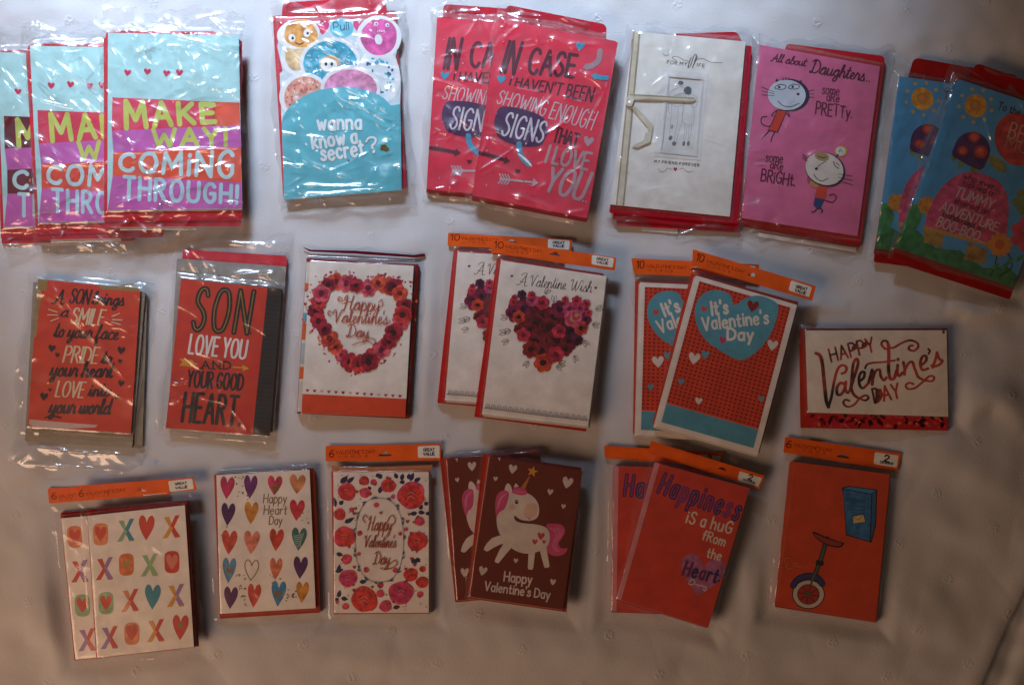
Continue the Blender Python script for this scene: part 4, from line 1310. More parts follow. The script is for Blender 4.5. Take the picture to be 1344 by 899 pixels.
def its(label, q1, base, seed):
    Q = [(300, 150), (685, 262), (535, 832), (145, 722)]
    p = Pack('sleeved_greeting_cards', label, (810, 310, 2.9), Q, q1, h=0.0080, base=base, group='dotted valentine card packs', seed=seed)
    envelope(p, [(282, 140), (690, 250), (540, 828), (134, 716)], 0.0006, 0.0044, '#b8341c:env', r=4)
    m = card(p, Q, '#f0e8e0', '#ddd5cc', under=3, step=(-2.6, 2.2), h0=0.0046)
    I = uvq(Q, .045, .028, .945, .965)
    p.fill(m, I, '#d8431f')
    p.fill(m, uvq(Q, .045, .84, .945, .965), '#57a0b8')
    p.stroke(m, [lerp_quad(Q, .045, .84), lerp_quad(Q, .945, .84)], 2.5, '#d98a8c', smooth=False)
    dots = p.part('heart_pattern', m)
    for j in range(32):
        for i in range(21):
            u, v = .06 + i * .0435, .04 + j * .0252
            x, y = lerp_quad(Q, u, v)
            p.fill(dots, heart(x, y, 10, 10, 15)[::3], '#8c1a18', same=True)
    p.k += 1
    hp = p.part('heart_print', m)
    TQ = '#5aa4b8'
    T = catmull([(446, 262), (432, 226), (400, 208), (352, 208), (312, 236), (295, 286), (306, 344), (340, 398), (400, 440), (470, 472), (530, 440), (580, 380), (608, 310), (612, 262), (580, 238), (534, 226), (490, 236), (446, 262)], 5)
    p.fill(hp, T, TQ)
    for x, y, w, c in ((330, 278, 22, '#d8431f'), (516, 268, 44, '#8c1f1c'), (401, 397, 28, '#c43a78'), (293, 466, 44, '#e4dcd4'), (335, 452, 30, TQ), (591, 416, 40, '#e4dcd4'),
                       (310, 628, 27, '#e4dcd4'), (243, 555, 24, TQ), (548, 620, 22, TQ)):
        p.fill(hp, heart(x, y, w, w, 10), c)
    l = p.part('lettering', m)
    W_ = '#e9e4dc'
    p.text(l, "It's", 362, 300, 422, 293, 50, 10, W_, sp=26)
    p.text(l, "Valentine's", 328, 358, 576, 330, 48, 8.5, W_, sp=26, jit=3)
    p.text(l, "Day", 420, 394, 516, 396, 44, 9.5, W_, sp=24)
    header(p, [(288, 50), (757, 190), (742, 246), (285, 112)], [(662, 168), (742, 194), (730, 232), (652, 206)], "10", (300, 92, 326, 100, 28), (338, 100, 482, 142, 12),
           (342, 114, 430, 140, 6), [("GREAT", 680, 196, 722, 208, 10, 3), ("VALUE", 676, 210, 716, 222, 10, 3)], (520, 148, 24, 15))
    sleeve(p, [(286, 90), (750, 222), (548, 862), (128, 734)], Q, creases=12, amp=.0006, seed=3,
           fans=[(285, 125, 520, 180, .0014, 1.5), (500, 150, 620, 220, .0012, 1.4)])
    return p.finish()


its("dotted red card pack with blue heart, mostly hidden under its twin", [(88, 176), (488, 194), (477, 775), (72, 756)], 0.0, 111)
its("dotted red card pack with blue heart reading it's Valentine's Day, on top", None, 0.0092, 112)


def landscape():
    Q = [(120, 152), (955, 150), (965, 660), (137, 635)]
    p = Pack('sleeved_greeting_cards', "wide white card pack with big red foil Happy Valentine's Day lettering", (1030, 400, 4.496), Q, h=0.0076, seed=121)
    envelope(p, [(84, 138), (960, 140), (966, 742), (92, 726)], 0.0006, 0.0040, '#a8301c:env', r=5)
    c = p.part('greeting_card', label="card below with a dark red floral edge")
    cq = [(124, 170), (956, 168), (965, 738), (134, 722)]
    p.prism(c, cq, 0.0041, 0.0060, '#b8282c', '#b8282c')
    H, K_ = p.h, p.k
    p.h, p.k = 0.0060, 0
    r = random.Random(8)
    for i in range(70):
        x, y = lerp_quad(cq, r.uniform(.02, .98), r.uniform(.86, .98))
        p.fill(c, ellipse(x, y, r.uniform(8, 26), r.uniform(6, 14), r.uniform(0, 180), n=12, wob=.25, seed=i), r.choice(['#3c0f14', '#c8404c', '#7c1a1e', '#d05a3c', '#2c1014', '#c02c3c']) + ':flower')
    p.h, p.k = H, K_
    m = card(p, Q, '#ece0d0', '#cfc4b4', h0=0.0062)
    p.fill(m, [(930, 150.5), (944, 150.5), (944, 170), (930, 170)], '#7c2018')
    l = p.part('lettering', m)
    F = '#c0402c:marble'
    p.text(l, "HAPPY", 276, 336, 532, 274, 76, 12, F, h1=84, sp=26)
    p.text(l, "DAY", 532, 578, 682, 546, 84, 13, F, h1=84, sp=24)
    for q in ([(394, 250), (420, 226), (436, 240), (424, 262), (398, 276)], [(452, 236), (478, 212), (494, 226), (482, 250), (456, 262)], [(534, 574), (534, 500), (566, 494), (584, 530), (566, 566)]):
        p.fill(l, q, F)
    st = lambda pts, w=19, con=.25: p.stroke(l, pts, w, F, con=con)
    st([(184, 286), (208, 300), (222, 350), (232, 450), (244, 560), (258, 602)], 22)
    st([(258, 602), (276, 540), (292, 450), (312, 380), (340, 356), (364, 370), (358, 396), (336, 406)], 17)
    st([(352, 470), (330, 460), (308, 490), (310, 526), (330, 530), (352, 500), (360, 456)]); st([(360, 456), (358, 500), (372, 520), (386, 500)], 16)
    st([(386, 500), (408, 430), (432, 350), (424, 318), (404, 350), (396, 430), (392, 490), (408, 530), (436, 552)], 18)
    st([(440, 452), (466, 430), (470, 400), (452, 398), (438, 430), (442, 474), (462, 492), (494, 462)], 17)
    st([(494, 462), (512, 400), (516, 388), (518, 440), (516, 470)]); st([(518, 440), (536, 392), (560, 384), (566, 420), (584, 446), (600, 430)], 17)
    st([(612, 240), (614, 300), (612, 380), (622, 434), (644, 434), (660, 390)], 20)
    st([(474, 374), (486, 352), (520, 342), (580, 338), (650, 328)], 14)
    st([(612, 262), (590, 258), (570, 232), (584, 212), (606, 220), (612, 246), (640, 254), (690, 226), (740, 210), (782, 226), (786, 252), (760, 272), (732, 262), (738, 244), (756, 240)], 15)
    st([(666, 356), (664, 400), (676, 420), (696, 400)], 18); p.fill(l, ellipse(668, 322, 10, 11), F)
    st([(700, 340), (708, 380), (706, 410)], 18); st([(706, 390), (730, 346), (752, 338), (764, 370), (776, 400), (790, 428), (830, 448)], 17)
    st([(804, 358), (834, 330), (832, 302), (812, 306), (800, 346), (812, 384), (846, 376)], 17)
    st([(846, 260), (856, 272), (848, 290)], 12)
    st([(872, 370), (890, 320), (898, 282)], 16); st([(898, 282), (912, 320), (930, 330), (914, 352), (884, 364), (866, 358)], 17)
    st([(830, 448), (870, 450), (882, 428), (856, 420), (820, 450), (770, 490), (728, 496), (714, 474), (736, 460), (760, 468)], 14)
    st([(436, 552), (476, 564), (494, 546), (474, 534), (440, 554), (410, 588), (372, 602), (346, 582), (356, 560), (382, 566)], 14)
    sleeve(p, [(76, 128), (976, 132), (982, 768), (78, 744)], Q, creases=8, amp=.0004, seed=4, n=(70, 50))
    return p.finish()


landscape()


# ================================================================== ROW THREE
def xoxo(label, q1, base, seed):
    Q = [(232, 238), (628, 195), (665, 770), (272, 815)]
    p = Pack('sleeved_greeting_cards', label, (40, 600, 3.1), Q, q1, h=0.0078, base=base, group='noughts and crosses card packs', seed=seed)
    envelope(p, [(232, 214), (644, 174), (686, 768), (270, 816)], 0.0006, 0.0026, '#a8241a:env', r=4)
    envelope(p, [(230, 222), (638, 182), (676, 770), (268, 818)], 0.0027, 0.0044, '#b02a1e:env', r=4)
    m = card(p, Q, '#efe7df', '#b8442c', under=1, step=(1, 1), h0=0.0046)
    s = p.part('symbol_print', m)

    def X(x, y, a, b, w=62, h=90):
        k = 19
        p.fill(s, [(x - w / 2 + k * .1, y - h / 2 + 6), (x - w / 2 + k + 4, y - h / 2 + 4), (x + 4, y - 8), (x + w / 2 + 4, y + h / 2 - 2), (x + w / 2 - 16, y + h / 2), (x - 2, y + 8)], b if False else a)
        p.fill(s, [(x + w / 2 - 14, y - h / 2 - 2), (x + w / 2 + 4, y - h / 2 - 3), (x + 12, y), (x + w / 2 + 6, y + h / 2 - 6), (x + w / 2 - 16, y + h / 2 - 4), (x - 6, y + 2)], b)
        p.fill(s, [(x - 4, y - 4), (x + 8, y + 4), (x - w / 2 + 17, y + h / 2), (x - w / 2 - 4, y + h / 2 + 2)], a)

    def O(x, y, a, b, hc=1.0):
        p.fill(s, rounded([(x - 31, y - 43), (x + 30, y - 46), (x + 31, y + 45), (x - 29, y + 47)], 26), a)
        p.fill(s, rounded([(x - 27, y - 39), (x + 24, y - 42), (x + 27, y + 39), (x - 25, y + 41)], 24), a + ':mottle')
        p.fill(s, heart(x, y, 46 * hc, 62 * hc, 2), b)

    def Hh(x, y, a):
        p.fill(s, heart(x, y, 64, 102, 2), a)
    OR, RD, PU, GN, TE, YO, PK = '#e08a5c', '#cf3a26', '#9c78b4', '#8fb58c', '#2f8ca4', '#d99a3c', '#e0806c'
    O(285, 312, OR, '#d84a30'); X(387, 297, GN, TE); Hh(472, 287, RD); X(572, 283, YO, RD)
    X(300, 453, RD, PU); O(390, 435, '#d8702c', '#a8843c', .7); X(483, 438, GN, '#98bd88'); O(575, 425, RD, PK)
    O(307, 592, GN, RD); X(404, 582, OR, RD); Hh(497, 568, TE); X(590, 562, YO, PU)
    X(320, 733, PU, RD); O(412, 716, OR, '#cf4a2c'); X(508, 705, YO, RD); Hh(610, 692, RD); p.fill(s, heart(610, 684, 24, 30), '#8a7a3c')
    header(p, [(182, 117), (662, 82), (678, 132), (186, 178)], [(560, 97), (658, 86), (664, 128), (568, 141)], "6", (198, 160, 216, 158, 27), (226, 156, 386, 138, 13),
           (232, 166, 320, 156, 6), [("GREAT", 588, 113, 636, 108, 9, 2.8), ("VALUE", 590, 129, 638, 124, 9, 2.8)], (446, 132, 26, 16))
    sleeve(p, [(184, 150), (674, 110), (706, 784), (262, 832)], Q, creases=12, amp=.0006, seed=5,
           fans=[(190, 180, 250, 230, .0014, 1.3), (640, 140, 676, 176, .0014, 1.3), (240, 215, 620, 180, .001, 1.4)])
    return p.finish()


xoxo("XOXO and hearts card pack peeking out on the left beneath another", [(124, 248), (520, 212), (576, 782), (183, 823)], 0.0, 131)
xoxo("XOXO and hearts card pack fully visible, on top of its pair", None, 0.0090, 132)


def hearts():
    Q = [(90, 125), (548, 98), (578, 778), (108, 806)]
    p = Pack('sleeved_greeting_cards', "white happy-heart-day card pack with rows of coloured hearts", (260, 590, 3.746), Q, h=0.0078, seed=141)
    envelope(p, [(78, 122), (572, 90), (602, 800), (106, 830)], 0.0006, 0.0050, '#a83a22:env', r=5)
    m = card(p, Q, '#efe7e0', '#c9bfb8', h0=0.0052)
    hp = p.part('heart_print', m)
    G = '#94784c:gold'
    data = [(143, 188, '#c42a62', 70, 112), (257, 184, '#6c2470', 66, 116), (377, 176, '#c83a58', 72, 96), (488, 170, '#d08a5c', 78, 96),
            (147, 318, '#4a1c5c', 68, 112), (261, 312, '#d08a2c', 68, 112), (486, 298, '#cf2a44', 74, 104),
            (153, 456, '#cf4a34', 76, 120), (263, 456, '#e0836c', 78, 116), (385, 444, '#d0402a', 70, 110), (496, 440, '#3f7a72', 74, 114),
            (152, 594, '#5c96c0', 66, 126), (382, 586, '#dc7a54', 62, 108), (503, 580, '#4c1a5c', 70, 110),
            (160, 728, '#5c1c5c', 68, 110), (275, 718, '#cf3f2a', 66, 118), (395, 708, '#3f8ab8', 72, 126), (512, 702, '#d08f2c', 62, 106)]
    for i, (x, y, c, w, h) in enumerate(data):
        p.fill(hp, heart(x, y, w, h, 4), c + ':mottle')
    for k in range(7):
        p.stroke(hp, [(470 + k * 2, 424 + k * 9), (496 + k, 420 + k * 9), (520 - k * 3, 412 + k * 9)], 2.6, '#b9c9c0')
    p.fill(hp, heart(380, 196, 34, 44), G); p.fill(hp, heart(154, 596, 38, 30), G); p.fill(hp, heart(395, 712, 40, 34), G)
    q = heart(262, 592, 68, 100, 4)
    p.stroke(hp, np.vstack([q, q[:1]]), 4.5, '#94784c:gold', smooth=False)
    r = random.Random(4)
    for cx, cy, n in ((200, 160, 8), (220, 220, 6), (520, 330, 7), (215, 640, 9), (380, 630, 5), (205, 710, 8), (460, 720, 12), (120, 398, 2), (235, 740, 3)):
        for k in range(n):
            p.fill(hp, ellipse(cx + r.uniform(-28, 28), cy + r.uniform(-32, 32), r.uniform(2, 5.5), r.uniform(2, 5.5), n=9), '#8a704a:gold')
    l = p.part('lettering', m)
    p.text(l, "Happy", 320, 262, 432, 262, 44, 3.6, G, slant=.1)
    p.text(l, "Heart", 322, 318, 434, 318, 44, 3.6, G, slant=.1)
    p.text(l, "Day", 348, 368, 410, 368, 42, 3.6, G, slant=.1)
    sleeve(p, [(60, 100), (620, 72), (640, 820), (86, 850)], Q, creases=8, amp=.0005, seed=6,
           fans=[(95, 128, 300, 108, .001, 1.3), (480, 100, 560, 100, .001, 1.2)])
    return p.finish()


hearts()


def floral():
    Q = [(95, 170), (528, 170), (528, 808), (100, 810)]
    p = Pack('sleeved_greeting_cards', "white floral card pack with pink blooms and navy leaves, orange header", (410, 570, 3.458), Q, h=0.0076, seed=151)
    envelope(p, [(86, 166), (536, 168), (538, 812), (97, 815)], 0.0006, 0.0044, '#b83c20:env', r=4)
    m = card(p, Q, '#f0e8e2', '#cfc6be', under=2, step=(4.5, 0), h0=0.0046)
    fp = p.part('flower_print', m)
    NV, PK, RD, MG = '#262a56', '#d8486c', '#d83a34', '#c8356c'

    def fits(x, y, L=0):
        return 97 < x < 527 and 172 < y < 806
    leaves = [(140, 222, 160, 184), (156, 220, 192, 192), (128, 222, 150, 190), (386, 200, 372, 174), (404, 208, 412, 176), (420, 214, 394, 218), (444, 212, 460, 172), (462, 214, 492, 196), (436, 204, 440, 176),
              (300, 200, 318, 182), (286, 190, 312, 180), (264, 252, 252, 236), (304, 268, 312, 232), (104, 330, 98, 284), (122, 318, 142, 300), (148, 402, 192, 376), (146, 400, 178, 384),
              (480, 352, 512, 356), (486, 340, 500, 318), (476, 356, 440, 362), (482, 366, 476, 398), (508, 320, 526, 306), (520, 350, 527, 368), (104, 622, 142, 612), (118, 626, 124, 588), (108, 540, 140, 548),
              (450, 580, 492, 566), (460, 560, 452, 586), (470, 560, 490, 580), (118, 740, 126, 704), (130, 742, 162, 748), (116, 756, 104, 740), (366, 786, 400, 780), (214, 668, 246, 668)]
    for x0, y0, x1, y1 in leaves:
        p.fill(fp, leaf(x0, y0, x1, y1, 10), NV)
    bl = [(157, 260, 42, RD, PK), (235, 210, 23, RD, PK), (278, 217, 15, PK, RD), (239, 264, 25, PK, RD), (345, 232, 34, RD, PK), (449, 276, 64, RD, PK), (124, 362, 28, RD, PK), (146, 464, 50, RD, PK),
          (486, 394, 23, PK, RD), (476, 484, 46, RD, PK), (156, 566, 24, PK, RD), (162, 652, 42, MG, PK), (446, 636, 32, RD, RD), (498, 670, 28, RD, RD), (500, 610, 15, RD, PK),
          (236, 748, 60, RD, RD), (402, 718, 56, MG, PK), (332, 778, 28, PK, MG), (290, 320, 12, PK, RD), (366, 282, 10, PK, RD), (178, 342, 11, PK, RD), (210, 542, 9, PK, RD), (244, 614, 13, PK, RD),
          (376, 616, 12, PK, RD), (398, 450, 9, RD, PK), (424, 430, 10, PK, RD), (214, 448, 12, PK, RD), (308, 684, 14, PK, RD), (150, 780, 15, PK, RD), (488, 726, 15, PK, RD), (112, 760, 8, PK, RD), (308, 722, 18, PK, RD)]
    for i, (x, y, w, a, b) in enumerate(bl):
        x = min(max(x, 97 + w * .9), 526 - w * .9); y = min(max(y, 172 + w * .8), 806 - w * .8)
        p.fill(fp, ellipse(x, y, w, w * .96, 0, n=30, wob=.07, seed=i), b + ':flower')
        p.fill(fp, ellipse(x + w * .06, y + w * .04, w * .84, w * .8, 0, n=26, wob=.1, seed=i + 50), a + ':flower')
        if w > 22:
            for k in range(3):
                p.stroke(fp, [(x - w * .25, y - w * .1 + k * w * .14), (x, y - w * .22 + k * w * .14), (x + w * .22, y - w * .05 + k * w * .14)], w * .05, '#b02a3c' if k % 2 else '#e08a94')
    r = random.Random(6)
    for i in range(46):
        a = r.uniform(0, 6.28); k = r.uniform(1.12, 1.55)
        x, y = 305 + 118 * k * math.cos(a), 480 + 196 * k * math.sin(a)
        if fits(x, y):
            w = r.uniform(9, 17)
            p.fill(fp, heart(min(max(x, 108), 516), min(max(y, 182), 796), w, w, r.uniform(-10, 10)), '#a8342c')
    for i in range(110):
        x, y = r.uniform(104, 522), r.uniform(178, 800)
        if ((x - 305) / 112) ** 2 + ((y - 480) / 190) ** 2 > 1.05:
            p.fill(fp, ellipse(x, y, 2.4, 2.4, n=7), r.choice([NV, '#a8342c', '#a8342c']))
    th = np.linspace(0, 2 * math.pi, 60)
    V = np.stack([303 + 110 * np.sign(np.cos(th)) * np.abs(np.cos(th)) ** .75, 480 + 190 * np.sign(np.sin(th)) * np.abs(np.sin(th)) ** .9], 1)
    p.stroke(fp, V, 2.2, '#6a6f8c', smooth=False)
    for i in range(0, 60, 2):
        x, y = V[i]
        a = th[i] + 1.2 * (1 if i % 4 else -1)
        p.fill(fp, leaf(x, y, x + 22 * math.cos(a), y + 22 * math.sin(a), 3.4), '#4a5274')
    l = p.part('lettering', m)
    C = '#9c3a24'
    kw = dict(font='S', slant=.15, con=.3)
    p.text(l, "Happy", 246, 436, 356, 440, 66, 3.7, C, **kw)
    p.text(l, "Valentine's", 232, 512, 376, 514, 54, 3.6, C, **kw)
    p.text(l, "Day", 274, 590, 348, 592, 58, 3.9, C, **kw)
    p.stroke(l, [(250, 376), (236, 366), (228, 384), (240, 400)], 4, C); p.stroke(l, [(338, 400), (352, 372), (370, 372), (374, 396), (356, 420)], 4, C)
    p.stroke(l, [(346, 592), (372, 572), (384, 584), (366, 604), (330, 612), (308, 606)], 4, C)
    p.fill(l, heart(310, 357, 14, 13), C)
    fs = p.part('film_fold_glare')
    p.prism(fs, [(84, 140), (180, 152), (330, 146), (545, 138), (540, 168), (90, 172)], 0.0062, 0.0072, '#e9a07c:gold')  # copper strip stands in for warm glare on the sleeve's folded film
    header(p, [(60, 52), (583, 42), (583, 118), (60, 122)], [(478, 54), (577, 50), (577, 106), (479, 106)], "6", (76, 103, 97, 103, 34), (108, 90, 284, 86, 17),
           (114, 104, 250, 102, 8), [("GREAT", 504, 76, 554, 75, 13, 3.4), ("VALUE", 504, 95, 554, 94, 13, 3.4)], (330, 88, 32, 22))
    sleeve(p, [(62, 84), (582, 80), (568, 836), (72, 838)], Q, creases=10, amp=.0007, seed=7,
           fans=[(85, 150, 540, 140, .002, 1.6), (100, 168, 300, 150, .0016, 1.4), (300, 150, 545, 165, .0016, 1.4), (80, 140, 110, 180, .0018, 1.3), (525, 145, 550, 175, .0018, 1.3)])
    return p.finish()


floral()


def unicorn(label, q1, base, seed):
    Q = [(252, 98), (672, 165), (585, 795), (160, 735)]
    p = Pack('sleeved_greeting_cards', label, (570, 570, 3.458), Q, q1, h=0.0080, base=base, group='unicorn card packs', seed=seed)
    envelope(p, [(222, 86), (668, 150), (600, 806), (148, 742)], 0.0006, 0.0046, '#a02c1a:env', r=5)
    m = card(p, Q, '#6c2412', '#c9826c', under=1, step=(-4, 1), h0=0.0048, side_under='#c9826c')
    u = p.part('unicorn_print', m)
    W_, PK, PD = '#dccfc8', '#cf4c80', '#b8386c'
    tail = catmull([(508, 412), (540, 404), (578, 410), (594, 436), (582, 466), (564, 494), (578, 516), (604, 516), (592, 540), (556, 552), (520, 540), (508, 510), (522, 470), (508, 412)], 5)
    p.fill(u, tail, PK)
    for k in range(3):
        p.stroke(u, [(524 + k * 18, 424), (556 + k * 12, 450 - k * 4), (536 + k * 8, 500), (552 + k * 8, 532)], 3, '#e08aac')
    mane = catmull([(338, 262), (306, 256), (282, 282), (276, 330), (282, 372), (296, 352), (316, 340), (330, 312), (338, 262)], 5)
    body = catmull([(284, 360), (300, 300), (326, 272), (380, 262), (430, 270), (464, 300), (476, 340), (466, 378), (430, 392), (392, 386), (364, 368), (368, 390), (400, 402), (460, 408), (506, 422), (524, 458), (516, 500), (490, 524), (430, 540), (380, 532), (340, 506), (304, 462), (286, 420), (284, 360)], 5)
    for q in ([(300, 456), (262, 470), (238, 494), (222, 522), (240, 532), (268, 514), (300, 498), (326, 494)], [(322, 484), (298, 520), (272, 576), (290, 586), (322, 546), (352, 512)],
              [(428, 530), (424, 612), (448, 614), (458, 532)], [(476, 516), (500, 606), (524, 602), (508, 508)]):
        p.fill(u, rounded(q, 8), W_)
    p.fill(u, body, W_)
    p.fill(u, catmull([(324, 276), (320, 246), (332, 222), (348, 234), (352, 264), (324, 276)], 5), W_)
    p.fill(u, [(360, 240), (370, 220), (384, 236)], W_)
    p.fill(u, mane, PK)
    for k in range(3):
        p.stroke(u, [(330 - k * 10, 268 + k * 4), (304 - k * 6, 290 + k * 6), (294 - k * 5, 326 + k * 8)], 2.6, '#e08aac')
    p.fill(u, catmull([(352, 262), (366, 240), (392, 242), (420, 256), (416, 272), (392, 276), (368, 270), (352, 262)], 5), PK)
    p.stroke(u, [(366, 258), (390, 262), (412, 262)], 2.4, '#e08aac')
    p.fill(u, [(392, 240), (412, 248), (436, 184)], '#c87a34')
    for k in range(4):
        p.stroke(u, [(398 + k * 9, 234 - k * 13), (416 + k * 5, 238 - k * 13)], 2.2, '#9c5a24', smooth=False)
    st = []
    for k in range(10):
        a = -1.3 + k * math.pi / 5; rr = 26 if k % 2 == 0 else 11
        st.append((446 + rr * math.cos(a), 168 + rr * math.sin(a)))
    p.fill(u, st, '#d8953c')
    p.fill(u, ellipse(437, 346, 30, 38, 30), '#d9b4a4'); p.fill(u, ellipse(352, 330, 15, 13), '#dcb4a8')
    p.fill(u, ellipse(374, 306, 8, 10), '#28202c'); p.fill(u, ellipse(376, 303, 2.4, 2.6), '#e8e0e0')
    p.stroke(u, [(424, 378), (432, 386), (432, 376)], 2.4, '#a8705c')
    p.stroke(u, [(366, 372), (392, 390), (420, 392)], 2.4, '#4a1c14')
    for x, y, w in ((484, 462, 32), (456, 488, 24), (498, 488, 18)):
        p.fill(u, heart(x, y, w, w * 1.1, 6), '#c03c50')
    hp = p.part('heart_print', m)
    for x, y, w, a in ((356, 158, 38, 10), (278, 202, 19, 0), (526, 262, 26, 8), (604, 220, 48, 14), (586, 327, 20, 10), (370, 573, 20, 8), (220, 620, 38, 14), (538, 670, 26, 10)):
        p.fill(hp, heart(x, y, w, w * 1.1, a), '#d4c2bc')
    p.fill(hp, [(290, 104), (300, 106), (296, 124)], '#d4c2bc')
    l = p.part('lettering', m)
    p.text(l, "Happy", 316, 664, 440, 678, 42, 7, '#d8c8c4', sp=22)
    p.text(l, "Valentine's Day", 228, 706, 522, 746, 40, 6.6, '#d8c8c4', sp=22)
    sleeve(p, [(216, 74), (690, 138), (612, 822), (140, 756)], Q, creases=8, amp=.0005, seed=8, fans=[(250, 96, 160, 730, .0014, 1.3), (230, 90, 480, 120, .001, 1.3)])
    return p.finish()


unicorn("dark brown unicorn card pack underneath, unicorn cut off by its twin", [(57, 112), (480, 78), (522, 715), (105, 752)], 0.0, 161)
unicorn("dark brown unicorn card pack on top with the whole white unicorn", None, 0.0092, 162)


def happiness(label, q1, base, seed):
    Q = [(258, 150), (655, 258), (480, 845), (95, 725)]
    p = Pack('sleeved_greeting_cards', label, (780, 560, 3.211), Q, q1, h=0.0074, base=base, group='happiness card packs', seed=seed)
    envelope(p, [(252, 152), (652, 262), (476, 848), (90, 728)], 0.0006, 0.0046, '#a82a20:env', r=4)
    m = card(p, Q, '#d2422f', '#d68a9c', under=1, step=(-3.5, 0), h0=0.0048, side_under='#d68a9c')
    e = uvq(Q, .0, .0, .045, 1)
    p.fill(m, e, '#d9929c')
    b = uvq(Q, .045, .62, 1, .985)
    hp = p.part('heart_print', m)
    p.fill(hp, heart(452, 628, 186, 170, 12), '#b06a94:mottle')
    p.stroke(hp, [(402, 652), (414, 642), (424, 654), (410, 666), (398, 660)], 5, '#d9c0cc')
    p.stroke(hp, [(424, 662), (446, 668), (470, 676), (468, 690), (458, 684)], 5, '#d9c0cc')
    l = p.part('lettering', m)
    PU, NV, MG = '#6c2460', '#3a2468', '#8c3074'
    p.text(l, "Happiness", 268, 276, 598, 392, 84, 17, [PU, NV, MG, NV, PU, PU, NV, MG, NV], h1=92, sp=44, slant=.06, inline=(5, '#94447c'))
    W_ = '#ded4ca'
    p.text(l, "iS a huG", 386, 402, 574, 450, 50, 7.5, W_, sp=28, slant=.05)
    p.text(l, "fRom", 454, 474, 546, 502, 40, 6.5, W_, sp=26, slant=.05)
    p.text(l, "the", 472, 548, 530, 562, 40, 6.5, W_, sp=26, slant=.05)
    p.text(l, "Heart", 372, 622, 510, 656, 58, 11, [PU, NV, PU, NV, NV], sp=36, slant=.1)
    p.text(l, ".", 522, 650, 526, 650, 100, 8, NV)
    header(p, [(238, 58), (718, 206), (694, 262), (228, 108)], [(612, 186), (708, 216), (690, 252), (604, 226)], "6", (254, 102, 268, 106, 24), (282, 106, 440, 166, 13),
           (286, 122, 360, 148, 6), [("2", 648, 220, 664, 225, 20, 5), ("DESIGNS", 626, 224, 676, 240, 7, 2.2)], (540, 176, 20, 12),
           lit_fold=[(240, 60), (515, 156), (472, 178), (232, 106)])
    sleeve(p, [(232, 86), (708, 236), (492, 872), (76, 742)], Q, creases=8, amp=.0006, seed=9,
           fans=[(252, 152, 100, 720, .0016, 1.4), (250, 150, 500, 210, .001, 1.4)])
    return p.finish()


happiness("red happiness-is-a-hug card pack lying underneath, mostly covered", [(84, 165), (495, 176), (488, 792), (75, 776)], 0.0, 171)
happiness("red happiness-is-a-hug card pack on top, tilted, with lilac heart", None, 0.0086, 172)


